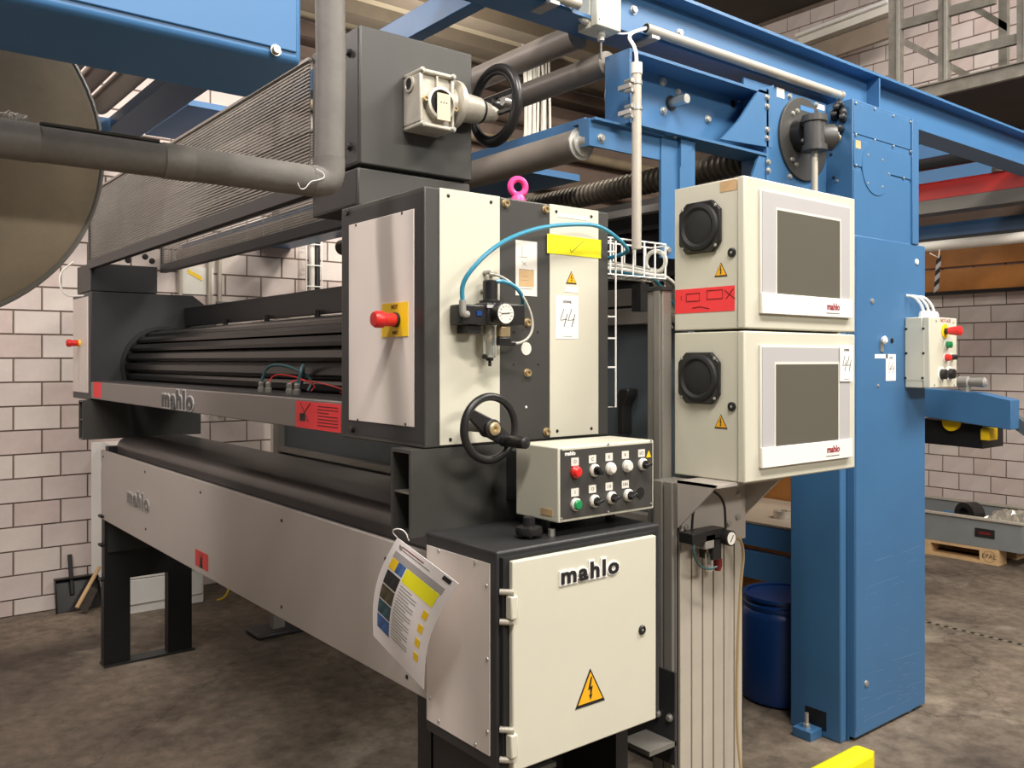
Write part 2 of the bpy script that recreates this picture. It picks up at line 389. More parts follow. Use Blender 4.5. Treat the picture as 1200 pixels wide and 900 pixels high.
B('ledge', 'deepblack', wb, WX - 0.1, WX - 0.012, 1.4, 5.4, 2.195, 2.222)
# ================================================================== DRIVE HOUSING (near side)
X0, X1, Y0, Y1, Z0, Z1 = 1.1, 1.70, 1.706, 2.114, 1.394, 2.005
H = thing('drive_housing', 'dark housing with cream panels, red stop button and pink lifting eye on top', 'machine housing', (1.4, 1.9, Z0))
B('housing_body', 'charcoal', H, X0, X1, Y0, Y1, Z0, Z1, 0.004)
MB().rect(fr('X', X0, 402, 246), 0, 0.4, -0.595, -0.01, 0, 0.0015).build('side_frame', 'black', H)
o = decal('side_panel', 'pale', H, 'X', X0, 410.5, 264, 486.5, 500.5, 0.0015, 0.003, 0.001)
for u, v in ((419, 264), (473, 250), (421, 492), (477, 497)): bolt(H, 'X', X0, u, v, 0.0035, 'plasticblack', 'screw', n=0.0045)
bolt(H, 'X', X0, 414, 503, 0.008, 'plasticblack', 'bolt', n=0.0015)
decal('front_panel', 'cream', H, 'Y', Y0, 514.5, 220, 585, 517, 0, 0.003, 0.001)
decal('front_panel', 'cream', H, 'Y', Y0, 643.5, 239, 700.5, 508.5, 0, 0.003, 0.001)
for u, v in ((524.5, 229.5), (574.5, 237), (527, 515), (651, 248), (692, 254), (652, 505), (692, 502)): bolt(H, 'Y', Y0, u, v, 0.0045, 'plasticblack', 'screw', n=0.003)
for u, v in ((592, 238.5), (639, 245.5), (617.5, 378), (617.5, 437), (640, 506)): bolt(H, 'Y', Y0, u, v, 0.0085, 'brass', 'socket')
for u, v in ((602, 389), (630, 389), (602, 427), (631, 427)): bolt(H, 'Y', Y0, u, v, 0.003, 'deepblack', 'screw')
bolt(H, 'Y', Y0, 616.5, 477, 0.0035, 'white', 'screw')
es = decal('stop_plate', 'yellow', H, 'X', X0, 450, 356.5, 480.5, 394, 0.0045, 0.002, label='yellow emergency stop plate lettered NOT')
c = fr('X', X0, 465, 360); text('stop_lettering', 'NOT', 'ink', es, c, 0.014, 0.0065, 0.0004, 0.01)
c = fr('X', X0, 466, 390); text('stop_lettering', 'HALT', 'ink', es, c, 0.011, 0.0065, 0.0004, 0.01)
p = onX(467.5, 375, X0)
MB().cyl(p - Vector((0.006, 0, 0)), p - Vector((0.014, 0, 0)), 0.018).build('stop_collar', 'plasticblack', H)
MB().lathe(p - Vector((0.014, 0, 0)), (-1, 0, 0), [(0.016, 0), (0.016, 0.028), (0.0205, 0.032), (0.0205, 0.05), (0.017, 0.056), (0.004, 0.057)], 24).build('stop_button', 'red', H)
# stickers on the front
lb = decal('schematic_label', 'offwhite', H, 'Y', Y0, 604, 281, 629, 347.5, 0, 0.001, label='cream schematic label')
F = fr('Y', Y0, 604, 281); w, h = F.ab(629, 347.5); h = -h
MB().rect(F, w * 0.15, w * 0.85, -h * 0.83, -h * 0.53, 0.001, 0.0014).build('schematic_field', 'palletwood', lb)
strokes('schematic_lines', 'greyprint', lb, F, [[(w * .3, -h * .1), (w * .3, -h * .3)], [(w * .15, -h * .3), (w * .55, -h * .3)], [(w * .15, -h * .52), (w * .85, -h * .52)], [(w * .3, -h * .38), (w * .5, -h * .46)], [(w * .5, -h * .38), (w * .3, -h * .46)], [(w * .25, -h * .65), (w * .6, -h * .65)], [(w * .25, -h * .72), (w * .6, -h * .72)], [(w * .2, -h * .87), (w * .8, -h * .87)]], 0.0005, 0.0012)
decal('name_strip', 'white', H, 'Y', Y0, 652, 250, 689, 259, 0.003, 0.001)
yt = decal('yellow_tape', 'neon', H, 'Y', Y0, 640, 274, 703, 303, 0.0035, 0.001, label='neon yellow tape with a check mark')
F = fr('Y', Y0, 668, 296); s = F.m
strokes('check_mark', 'ink', yt, F, [[(-2 * s, 4 * s), (0, 0), (20 * s, 15 * s)]], 0.0008, 0.0048)
warning_sign(H, 'Y', Y0, 668.5, 325.5, 0.038, 0.003)
decal('small_label', 'white', H, 'Y', Y0, 661, 335.5, 676, 343, 0.003, 0.0008)
tag44(H, 'Y', Y0, 650, 346, 676.5, 397.5, 0.003)
F = fr('Y', Y0, 616.5, 408.5); MB().cyl(F.pt(0, 0, 0), F.pt(0, 0, 0.0012), 0.0165).build('round_sticker', 'offwhite', H)
# pink lifting eye
p = onY(607, 216, 1.75); p.z = Z1 + 0.042
MB().torus(p, (-0.35, -1, 0), 0.0205, 0.0085, 28, 10).build('lifting_eye', 'pink', H, label='pink lifting eye bolt')
MB().lathe((p.x, p.y, Z1), (0, 0, 1), [(0.021, 0), (0.02, 0.01), (0.013, 0.022)], 14).build('eye_collar', 'pink', H)
# thin white rod guard beside the housing
b = MB(); xr, yr = X1 + 0.028, Y0 - 0.0
b.tube([(X1, yr + 0.02, 1.93), (xr, yr, 1.93), (xr, yr, 1.47), (X1, yr + 0.02, 1.47)], 0.0025, 6)
for z in (1.9, 1.72, 1.66, 1.58): b.tube([(X1, yr + 0.02, z), (xr, yr, z)], 0.0025, 6)
b.build('rod_guard', 'white', H)
# ---------------- cross tube under the housings (hollow box section, open end)
def cross_tube(y0, label):
    t = thing('support_tube', label, 'machine beam', (1.33, y0 + 0.045, 1.19))
    b = MB(); x0, x1, z0, z1, th = 1.06, 1.66, 1.192, 1.393, 0.008
    b.box(x0, x1, y0, y0 + th, z0, z1).box(x0, x1, y0 + 0.088 - th, y0 + 0.088, z0, z1).box(x0, x1, y0 + th, y0 + 0.088 - th, z0, z0 + th).box(x0, x1, y0 + th, y0 + 0.088 - th, z1 - th, z1)
    b.build('box_section', 'charcoal', t); B('end_stop', 'deepblack', t, 1.3, 1.31, y0 + th, y0 + 0.08, z0 + th, z1 - th)
    B('inner_rib', 'greymetal', t, 1.065, 1.29, y0 + th, y0 + 0.08, 1.29, 1.294)
cross_tube(1.70, 'hollow black steel tube with open end below the cream panelled drive housing')
cross_tube(4.842, 'black steel tube below the far bearing housing near the block wall')
# ---------------- far housing
FH = thing('far_housing', 'black far bearing housing with round roller opening by the block wall', 'machine housing', (1.35, 5.05, 1.394))
b = MB(); yf = 4.85
prof = [(1.1, 1.394), (1.75, 1.394), (1.75, 1.86), (1.62, 1.955), (1.1, 1.955)]
b.prism([(x, yf, z) for x, z in prof], (0, 0.4, 0)); b.build('housing_body', 'black', FH, 0.004)
B('top_block', 'black', FH, 1.1, 1.43, yf, yf + 0.3, 1.957, 2.10, 0.003)
B('side_panel', 'pale', FH, 1.094, 1.1, yf + 0.05, yf + 0.37, 1.43, 1.93, 0.001)
p = Vector((1.094, 5.06, 1.69)); MB().cyl(p, p - Vector((0.01, 0, 0)), 0.018).build('stop_collar', 'yellow', FH); MB().lathe(p - Vector((0.01, 0, 0)), (-1, 0, 0), [(0.016, 0), (0.016, 0.03), (0.02, 0.034), (0.02, 0.05), (0.014, 0.056)], 16).build('stop_button', 'crimson', FH)
cxd, czd, rd = 1.46, 1.565, 0.195
MB().lathe((cxd, yf, czd), (0, -1, 0), [(rd + 0.022, 0), (rd + 0.022, 0.012), (rd + 0.004, 0.012), (rd + 0.004, 0)], 48, True).build('opening_ring', 'deepblack', FH)
B('grey_lug', 'greymetal', FH, 1.752, 1.9, yf, yf + 0.02, 1.84, 1.93, 0.002)
for u, v in ((150, 305), (170, 301), (178, 306)): 
    q = onY(u, v, yf); put('bolt', mesh_of('boltplasticblack', bolt_fn, 'plasticblack'), FH, q, ROT['Y'], 0.012)
MB().tube([(1.1, 5.0, 1.94), (1.0, 5.0, 1.93), (0.98, 5.02, 2.05), (1.06, 5.05, 2.12)], 0.005, 6, 2).build('side_cable', 'offwhite', FH)
# ---------------- rotating slatted drum between the housings
D = thing('roller_drum', 'long glossy black slatted roller drum running between the two housings', 'roller', (cxd, 3.48, czd - rd))
MB().cyl((cxd, 2.125, czd), (cxd, 4.838, czd), 0.165, n=40).build('drum_core', 'deepblack', D)
ns = 22
for i in range(ns):
    a = 2 * math.pi * i / ns; e = Vector((math.cos(a), 0, math.sin(a))); t = Vector((-math.sin(a), 0, math.cos(a)))
    c = Vector((cxd, 2.125, czd)); pts = []
    for q, rr in ((-0.021, 0.163), (-0.021, 0.184), (-0.012, rd), (0.012, rd), (0.021, 0.184), (0.021, 0.163)): pts.append(c + t * q + e * rr)
    MB().prism(pts, (0, 2.713, 0)).build('drum_slat', 'glossblack', D)
# upper bar over the drum
ub = thing('upper_bar', 'black flat bar with clamps above the slatted roller drum', 'machine beam', (1.59, 3.4, 1.78))
B('bar', 'black', ub, 1.575, 1.61, 2.12, 4.848, 1.785, 1.885, 0.002)
for i in range(4):
    y = 2.7 + 0.5 * i
    MB().lathe((1.56, y, 1.80), (0, 0, -1), [(0.012, 0), (0.012, 0.03), (0.006, 0.03), (0.006, 0.05)], 12).build('clamp_knob', 'plasticblack', ub)
B('steel_rod', 'zinc', ub, 1.57, 1.58, 2.2, 3.9, 1.765, 1.778)
# ---------------- front beam with raised lettering
FB = thing('front_beam', 'grey front beam with raised mahlo lettering and red warning stickers', 'machine beam', (1.13, 3.48, 1.40))
B('beam', 'beamgrey', FB, 1.1, 1.2, 2.116, 4.848, 1.402, 1.488, 0.003)
B('ledge', 'black', FB, 1.12, 1.262, 2.125, 4.846, 1.488, 1.494)
def logo(parent, k, val, u, v, size, m1, m2, n0, flat=1.0, t=0.004, b1=0.085, b2=0.03):
    F = fr(k, val, u, v)
    text('logo_outline', 'mahlo', m1, parent, F, size, n0, t * 0.4, b1, 1.2, flat)
    text('logo_lettering', 'mahlo', m2, parent, F, size, n0 + t * 0.5, t * 0.5, b2, 1.2, flat)
logo(FB, 'X', 1.1, 208, 469, 0.098, 'bezelgrey', 'charcoal', 0.0, 1.32)
sk = decal('warning_sticker', 'neonred', FB, 'X', 1.1, 347.5, 469.5, 399.5, 507.5, 0.0, 0.0012, label='red warning sticker with black pictogram')
F = fr('X', 1.1, 347.5, 469.5); w, h = F.ab(399.5, 507.5); h = -h; 
MB().rect(F, w * .09, w * .22, -h * .74, -h * .45, 0.0012, 0.0018).build('pictogram', 'ink', sk)
strokes('pictogram_lines', 'ink', sk, F, [[(w * .1, -h * .06), (w * .3, -h * .75)], [(w * .34, -h * .06), (w * .12, -h * .6)]], 0.0012, 0.0016)
for i in range(7): MB().rect(F, w * .5, w * (.95 if i != 2 else .75), -h * (.16 + .115 * i), -h * (.125 + .115 * i), 0.0012, 0.0016).build('print_line', 'inkred', sk)
decal('red_label', 'neonred', FB, 'X', 1.1, 110, 447.5, 118.5, 466.5, 0.0, 0.0012)
for u, v in ((306, 463), (314.5, 464), (339, 468), (348, 467)):
    q = onX(u, v, 1.16); q.z = 1.494
    MB().lathe(q, (0, 0, 1), [(0.011, 0), (0.011, 0.014), (0.008, 0.016), (0.009, 0.03), (0.006, 0.034)], 12).build('cable_gland', 'alugrey', FB)
def hose(name, m, parent, pts, r, **k): return MB().tube(pts, r, 8, 3).build(name, m, parent, **k)
g = [onX(u, v, 1.16) for u, v in ((306, 463), (348, 467), (314.5, 464), (339, 468))]
for q in g: q.z = 1.525
def arc(p, q, h, dx=0.0): 
    p = Vector(p); q = Vector(q); return [p, p + Vector((dx, 0, h)), (p + q) / 2 + Vector((dx, 0, h * 1.15)), q + Vector((dx, 0, h * 0.6)), q]
hose('teal_cable', 'tealhose', FB, arc(g[0], (1.245, 2.62, 1.5), 0.06, 0.02), 0.005)
hose('teal_cable', 'tealhose', FB, arc(g[1], (1.245, 2.7, 1.5), 0.06, 0.02), 0.005)
hose('red_cable', 'red', FB, arc(g[2], (1.245, 2.6, 1.5), 0.03, 0.02), 0.002)
hose('red_cable', 'red', FB, arc(g[3], (1.245, 2.4, 1.5), 0.015, 0.02), 0.002)
# ---------------- trough with grey apron
T = thing('fabric_trough', 'long grey trough apron with rounded black cover on black legs', 'machine trough', (1.35, 3.4, 0))
B('apron', 'panelgrey', T, 1.165, 1.18, 1.76, 4.92, 0.77, 1.129, 0.002)
B('apron_rail', 'black', T, 1.18, 1.235, 1.76, 4.92, 1.09, 1.118)
prof = [(1.225, 1.11)]
for i in range(9):
    a = math.radians(200 - i * 13.75 ); prof.append((1.272 + 0.048 * math.cos(a), 1.147 + 0.048 * math.sin(a)))
prof += [(1.56, 1.196), (1.56, 1.11)]
MB().prism([(x, 1.82, z) for x, z in prof], (0, 3.02, 0)).build('rounded_cover', 'coverdark', T)
B('trough_floor', 'black', T, 1.2, 1.6, 1.9, 4.8, 0.75, 0.77)
B('rear_wall', 'black', T, 1.58, 1.6, 1.9, 4.84, 0.77, 1.11)
B('end_plate', 'black', T, 1.182, 1.6, 4.845, 4.9, 0.6, 1.15)
logo(T, 'X', 1.165, 162, 586, 0.095, 'bezelgrey', 'greymetal', 0.0, 1.25)
F = fr('X', 1.165, 236, 656); MB().poly(F, [(-0.018, -0.032), (0.018, -0.032), (0.013, -0.005), (0.018, 0.026), (0.0, 0.002), (-0.018, 0.026), (-0.011, -0.005)], 0.0012, 0.0016).build('sticker_pictogram', 'ink', T)
st = decal('red_sticker', 'crimson', T, 'X', 1.165, 229, 643, 244, 670, 0.0, 0.0012)
for u, v in ((121, 535), (170, 553), (235, 577), (330, 610), (171, 620), (330, 711), (477, 793), (452, 655)): bolt(T, 'X', 1.165, u, v, 0.006, 'plasticblack', 'screw')
ya0, ya1 = 4.84, 4.9
def stand(parent, y0, y1, fl=True):
    B('stand_leg', 'deepblack', parent, 1.165, 1.295, y0, y1, 0.012, 0.45); B('stand_leg', 'deepblack', parent, 1.49, 1.617, y0, y1, 0.012, 0.45)
    B('stand_plate', 'deepblack', parent, 1.168, 1.617, y0, y1, 0.45, 1.09); B('stand_foot', 'black', parent, 1.165, 1.63, y0 - 0.01, y1 + 0.03, 0, 0.012)
    for z in (0.45, 0.63, 0.78) if fl else (): B('stand_flange', 'deepblack', parent, 1.15, 1.168, y0, y1, z, z + 0.012)
stand(T, 4.86, 4.92)
stand(T, 1.78, 1.84, False)
# ================================================================== UPPER TOWER + GEAR UNIT
U = thing('gear_tower', 'charcoal upper gear box carrying the cast gear unit and handwheel', 'machine housing', (1.28, 2.16, 2.005))
B('lower_box', 'charcoal', U, 1.105, 1.465, 2.03, 2.30, 2.006, 2.105, 0.004)
B('upper_box', 'charcoal', U, 1.105, 1.465, 2.02, 2.30, 2.113, 2.475, 0.004)
B('box_gap', 'deepblack', U, 1.12, 1.45, 2.04, 2.29, 2.10, 2.116)
B('side_cover', 'black', U, 1.1035, 1.105, 2.03, 2.29, 2.12, 2.468)
B('side_cover', 'black', U, 1.1035, 1.105, 2.04, 2.29, 2.012, 2.10)
for u, v in ((409, 62), (410, 172), (409, 249)): bolt(U, 'X', 1.1035, u, v, 0.009, 'plasticblack')
g = thing('gear_unit', 'silver cast gear unit with black handwheel bolted to the upper gear box', 'gear unit', (1.3, 1.97, 2.215))
gx0, gx1, gy0, gy1, gz0, gz1 = 1.235, 1.345, 1.932, 2.019, 2.215, 2.368
b = MB().box(gx0 + 0.006, gx1 - 0.006, gy0 + 0.012, gy1, gz0 + 0.006, gz1 - 0.006); b.build('gear_case', 'cast', g, 0.006)
for zz in (gz0, gz1 - 0.012):
    B('case_flange', 'cast', g, gx0, gx1, gy0, gy1, zz, zz + 0.012, 0.004)
for xx in (gx0, gx1 - 0.01):
    B('case_edge', 'cast', g, xx, xx + 0.01, gy0 + 0.002, gy1, gz0 + 0.012, gz1 - 0.012, 0.003)
B('case_rib', 'cast', g, gx0 + 0.052, gx0 + 0.058, gy0 + 0.003, gy1, gz1 - 0.05, gz1 - 0.012, 0.001)
for xx in (gx0 + 0.006, gx1 - 0.006):
    for zz in (gz0 + 0.006, gz1 - 0.006):
        put('bolt', mesh_of('boltzinc', bolt_fn, 'zinc'), g, (xx, gy0, zz), ROT['Y'], 0.006)
c = Vector((1.297, gy0 + 0.012, 2.282))
MB().lathe(c, (0, -1, 0), [(0.043, 0), (0.043, 0.02), (0.036, 0.022), (0.034, 0.01), (0.002, 0.01)], 32).build('bearing_ring', 'cast', g)
MB().lathe(c + Vector((0, -0.009, 0)), (0, -1, 0), [(0.034, 0), (0.034, 0.002)], 32).build('bearing_bore', 'plasticblack', g)
F = Fr('Y', gy0 - 0.008, c); o = MB().rect(F, -0.016, 0.026, -0.045, 0.026, 0, 0.002).build('type_plate', 'beige', g, label='beige type plate')
for a in (-0.004, 0.005, 0.014): put('screw', mesh_of('screwplasticblack', screw_fn, 'plasticblack'), o, F.pt(a, 0.002, 0.002), ROT['Y'], 0.002)
for a in (-0.047, 0.047): put('grease_plug', mesh_of('socketbrass', socket_fn, 'brass'), g, (c.x + a, gy0 + 0.002, c.z + a * -0.12), ROT['Y'], 0.007)
q = Vector((gx0, 1.985, 2.335)); MB().lathe(q, (-1, 0, 0), [(0.022, 0), (0.022, 0.004), (0.016, 0.005), (0.015, 0.002)], 20).build('vent_hole_rim', 'cast', g); MB().cyl(q, q + Vector((-0.003, 0, 0)), 0.0145).build('vent_hole', 'deepblack', g)
sc = Vector((gx1, 1.972, 2.30))
MB().lathe(sc, (1, 0, 0), [(0.04, -0.01), (0.044, 0.008), (0.066, 0.012), (0.066, 0.026), (0.048, 0.03), (0.041, 0.045), (0.036, 0.105), (0.033, 0.108)], 36).build('shaft_flange', 'cast', g)
MB().cyl(sc + Vector((0.108, 0, 0)), sc + Vector((0.115, 0, 0)), 0.034, n=28).build('seal_ring', 'rubber', g)
MB().lathe(sc + Vector((0.115, 0, 0)), (1, 0, 0), [(0.031, 0), (0.026, 0.03), (0.02, 0.05)], 24).build('hub_cone', 'cast', g)
wc = sc + Vector((0.165, -0.002, 0.024))
hw = MB().torus(wc, (1, 0, 0), 0.104, 0.0135, 48, 12).build('handwheel_rim', 'plasticblack', g)
MB().torus(wc - Vector((0.004, 0, 0)), (1, 0, 0), 0.091, 0.006, 48, 8).build('rim_inner_lip', 'rubber', hw)
MB().cyl(wc - Vector((0.025, 0, 0)), wc + Vector((0.02, 0, 0)), 0.02, n=20).build('wheel_hub', 'plasticblack', g)
for s in (-1, 1):
    MB().box(wc.x - 0.006, wc.x + 0.004, wc.y - 0.095, wc.y + 0.095, wc.z + s * 0.024 - 0.005, wc.z + s * 0.024 + 0.005).build('wheel_spoke', 'plasticblack', g)
MB().cyl(wc + Vector((-0.012, -0.05, 0)), wc + Vector((0.012, -0.05, 0)), 0.012).build('wheel_clip', 'steel', g)
# ================================================================== MESH GUARDS
def guard(x, y0, y1, label, wires):
    t = thing('mesh_guard', label, 'guard', (x, (y0 + y1) / 2, 2.06))
    b = MB()
    nsl = 35
    for i in range(nsl):
        z = 2.115 + (2.455 - 2.115) * i / (nsl - 1); b.box(x - 0.002, x + 0.003, y0, y1, z - 0.0021, z + 0.0021)
    b.build('mesh_bars', 'meshwire', t, smooth=False, kind='stuff')
    b = MB(); n = int((y1 - y0) / 0.011) if wires else 14
    for i in range(n):
        y = y0 + (y1 - y0) * (i + 0.5) / n; b.box(x + 0.003, x + 0.005, y - 0.001, y + 0.001, 2.113, 2.457)
    b.build('mesh_wires', 'meshwire', t, smooth=False, kind='stuff')
    B('bottom_rail', 'black', t, x - 0.012, x + 0.02, y0, y1, 2.068, 2.112, 0.002)
    B('top_rail', 'meshwire', t, x - 0.006, x + 0.01, y0, y1, 2.455, 2.464)
    B('end_frame', 'black', t, x - 0.006, x + 0.01, y1, y1 + 0.02, 2.07, 2.46)
guard(1.1, 2.305, 4.86, 'fine ribbed metal mesh guard in front of the upper rollers', True)
guard(1.45, 2.32, 4.83, 'second metal mesh guard behind the front guard', False)
# ================================================================== AIR REGULATOR on the housing
A = thing('air_regulator', 'black compressed air regulator with gauge and clear bowl on the cream panel', 'regulator', (1.32, 1.65, 1.5))
YA = 1.655
def ybox(name, m, parent, u0, v0, u1, v1, y0, y1, bevel=0.002):
    a = onY(u0, v0, y0); b = onY(u1, v1, y0); return B(name, m, parent, a.x, b.x, y0, y1, b.z, a.z, bevel)
ybox('regulator_body', 'plasticblack', A, 541, 356, 571, 381, 1.65, 1.70, 0.004)
ybox('regulator_body', 'plasticblack', A, 571, 354, 616, 381, 1.645, 1.70, 0.005)
ybox('blue_badge', 'drumblue', A, 559, 364, 565, 370, 1.648, 1.65, 0)
ybox('grey_badge', 'bezelgrey', A, 571, 357, 580, 361, 1.643, 1.645, 0)
p = onY(574.5, 356, 1.672); q = onY(574.5, 329, 1.672)
MB().lathe((p.x, p.y, p.z - 0.002), (0, 0, 1), [(0.027, 0), (0.027, 0.009), (0.018, 0.012), (0.0185, (q.z - p.z)), (0.016, (q.z - p.z) + 0.003)], 16).build('regulator_knob', 'plasticblack', A)
gp = onY(592.5, 367.5, 1.62)
MB().cyl((gp.x, 1.645, gp.z), (gp.x, 1.62, gp.z), 0.0265, n=32).build('gauge_case', 'plasticblack', A, 0.002)
dial = MB().cyl((gp.x, 1.62, gp.z), (gp.x, 1.6185, gp.z), 0.0235, n=32).build('gauge_dial', 'offwhite', A, label='round white pressure gauge dial')
F = Fr('Y', 1.6185, gp); strokes('gauge_needle', 'ink', dial, F, [[(-0.014, 0.0), (0.012, 0.002)]], 0.001, 0.001)
strokes('gauge_marks', 'greyprint', dial, F, [[(0.015 * math.cos(t), 0.015 * math.sin(t)), (0.02 * math.cos(t), 0.02 * math.sin(t))] for t in [math.radians(225 - 27 * i) for i in range(11)]], 0.0006, 0.0006)
p = onY(574, 381, 1.67); q = onY(574, 418, 1.67)
MB().lathe(p, (0, 0, -1), [(0.0175, 0), (0.0175, 0.06), (0.0165, p.z - q.z), (0.010, p.z - q.z + 0.004)], 24).build('filter_bowl', 'glass', A)
MB().lathe((p.x, p.y, p.z - 0.006), (0, 0, -1), [(0.009, 0), (0.009, 0.02), (0.011, 0.024), (0.006, 0.034)], 16).build('filter_element', 'brass', A)
MB().lathe((q.x, q.y, q.z - 0.003), (0, 0, -1), [(0.009, 0), (0.009, 0.006), (0.004, 0.008), (0.004, 0.02)], 12).build('drain_valve', 'plasticblack', A)
MB().cyl((q.x - 0.012, q.y, q.z - 0.001), (q.x - 0.024, q.y - 0.01, q.z), 0.006).build('drain_knob', 'plasticblack', A)
ybox('mount_bracket', 'plasticblack', A, 548, 381, 563.5, 391, 1.66, 1.704, 0.001)
ybox('brass_block', 'brass', A, 586, 382, 598.5, 395, 1.65, 1.675, 0.003)
ybox('pressure_switch', 'plasticblack', A, 585, 395, 600, 405, 1.65, 1.68, 0.003)
e = onY(541.5, 366, 1.65)
MB().tube([(e.x + 0.016, 1.65, e.z - 0.004), (e.x + 0.002, 1.648, e.z - 0.004), (e.x, 1.648, e.z + 0.002), (e.x, 1.648, e.z + 0.028)], 0.0085, 10, 2).build('elbow_fitting', 'steel', A)
for u, v in ((567, 319.5), (574, 322), (564, 341)): 
    q = onY(u, v, Y0); MB().lathe((q.x, Y0 - 0.003, q.z), (0, -1, 0), [(0.006, 0), (0.006, 0.018), (0.004, 0.022)], 10).build('push_fitting', 'steel', A)
HO = thing('blue_air_hose', 'long light blue air hose arching over the housing front', 'hose', (1.4, 1.65, 1.7))
pts = [Vector((e.x, 1.648, e.z + 0.026))] + [onY(u, v, y) for u, v, y in ((541, 335, 1.645), (550, 318, 1.63), (575, 292, 1.62), (605, 275, 1.625), (640, 265, 1.64), (675, 262.5, 1.65), (705, 264, 1.66))] + [Vector((1.735, 1.66, 1.905)), Vector((1.755, 1.70, 1.895)), Vector((1.74, 1.76, 1.885)), Vector((1.71, 1.82, 1.88))]
MB().tube(pts, 0.0055, 10, 3).build('hose_run', 'bluehose', HO)
HO = thing('short_blue_hose', 'short light blue hose looping from the regulator knob', 'hose', (1.4, 1.65, 1.6))
MB().tube([onY(u, v, y) for u, v, y in ((581, 330, 1.66), (590, 329.5, 1.652), (602, 334, 1.648), (611, 344, 1.65), (613, 354, 1.66), (613, 362, 1.672))], 0.005, 8, 3).build('hose_run', 'bluehose', HO)
q = onY(612, 362, 1.67); MB().cyl(q + Vector((-0.006, 0, -0.006)), q + Vector((0.001, 0, 0.004)), 0.007).build('hose_plug', 'plasticblack', HO)
HO = thing('clear_hose', 'thin whitish hose curving past the round sticker', 'hose', (1.45, 1.65, 1.55))
MB().tube([onY(u, v, y) for u, v, y in ((574, 321, 1.68), (586, 323, 1.67), (600, 332, 1.66), (612, 345, 1.65), (622, 365, 1.65), (625, 383, 1.65), (620, 396, 1.65), (610, 402, 1.655), (602, 402.5, 1.66))], 0.0032, 8, 3).build('hose_run', 'clearhose', HO)
q = onY(603, 402.5, 1.66); MB().cyl(q, q - Vector((0.014, 0, 0)), 0.006).build('hose_plug', 'plasticblack', HO)
# ---------------- lower handwheel
HW = thing('handwheel', 'black spoked handwheel with crank handle below the air regulator', 'handwheel', (1.33, 1.6, 1.35))
hc = onY(574, 502, 1.612)
MB().torus(hc, (0, -1, 0), 0.0735, 0.0095, 48, 12).build('wheel_rim', 'plasticblack', HW)
F = Fr('Y', 1.612, hc)
d = Vector((0.66, -0.75)).normalized() if False else None
ang = math.radians(-33); ca, sa = math.cos(ang), math.sin(ang)
R2 = lambda a, b: (a * ca - b * sa, a * sa + b * ca)
MB().poly(F, [R2(-0.07, -0.012), R2(0.0, -0.022), R2(0.07, -0.014), R2(0.07, 0.014), R2(0.0, 0.022), R2(-0.07, 0.012)], -0.006, 0.006).build('wheel_spoke', 'plasticblack', HW, 0.003)
MB().lathe(F.pt(0, 0, -0.09), (0, -1, 0), [(0.012, 0), (0.012, 0.07), (0.022, 0.075), (0.022, 0.104), (0.018, 0.106)], 20).build('wheel_hub', 'plasticblack', HW)
MB().lathe(F.pt(0, 0, 0.015), (0, -1, 0), [(0.0155, 0), (0.0155, 0.006), (0.012, 0.008), (0.006, 0.008), (0.005, 0.004)], 20).build('hub_nut', 'brass', HW)
a, bb = R2(0.045, -0.004); 
MB().lathe(F.pt(0.038, -0.03, 0.0), (0, -1, 0), [(0.014, 0), (0.014, 0.012), (0.0115, 0.016), (0.0115, 0.022), (0.0135, 0.028), (0.0145, 0.06), (0.0135, 0.085), (0.008, 0.088)], 20).build('crank_handle', 'plasticblack', HW)
# ================================================================== PUSH BUTTON BOX
CB = thing('button_box', 'cream control box with black button panel standing on the electrical cabinet', 'control box', (1.445, 1.515, 1.236))
bx0, bx1, by0, by1, bz0, bz1 = 1.288, 1.60, 1.45, 1.60, 1.237, 1.405
B('box_body', 'cream', CB, bx0, bx1, by0, by1, bz0, bz1, 0.003)
B('button_panel', 'charcoal', CB, bx0 + 0.006, bx1 - 0.006, by0 - 0.0015, by0, bz0 + 0.007, bz1 - 0.007)
YP = by0 - 0.0015
B('rear_bracket', 'black', CB, bx0 + 0.05, bx1 - 0.05, by1, 1.70, bz0 + 0.02, bz0 + 0.14)
for xx in (bx0 + 0.05, bx1 - 0.05): MB().cyl((xx, 1.55, 1.2035), (xx, 1.55, 1.238), 0.012).build('standoff', 'black', CB)
F = fr('Y', YP, 668, 531.5); text('panel_lettering', 'mahlo', 'white', CB, F, 0.013, 0.0, 0.0004, 0.03)
def button(u, v, m, cap=True):
    F = fr('Y', YP, u, v); r = MB().lathe(F.pt(0, 0, 0), (0, -1, 0), [(0.0145, 0), (0.0145, 0.006), (0.012, 0.009)], 24).build('button_ring', 'offwhite' if m != 'red' else 'red', CB)
    MB().lathe(F.pt(0, 0, 0.008), (0, -1, 0), [(0.0118, 0), (0.0118, 0.003), (0.009, 0.006), (0.003, 0.0066)], 24).build('push_cap', m, r)
def selector(u, v, ang):
    F = fr('Y', YP, u, v); r = MB().lathe(F.pt(0, 0, 0), (0, -1, 0), [(0.0145, 0), (0.0145, 0.006), (0.011, 0.010)], 24).build('selector_ring', 'offwhite', CB)
    ca, sa = math.cos(ang), math.sin(ang); T2 = lambda a, b: (a * ca - b * sa, a * sa + b * ca)
    MB().lathe(F.pt(0, 0, 0.008), (0, -1, 0), [(0.011, 0), (0.010, 0.006)], 20).build('selector_base', 'plasticblack', r)
    MB().poly(F, [T2(-0.011, -0.0035), T2(0.011, -0.0035), T2(0.0125, 0), T2(0.011, 0.0035), T2(-0.011, 0.0035)], 0.013, 0.024).build('selector_lever', 'plasticblack', r, 0.001)
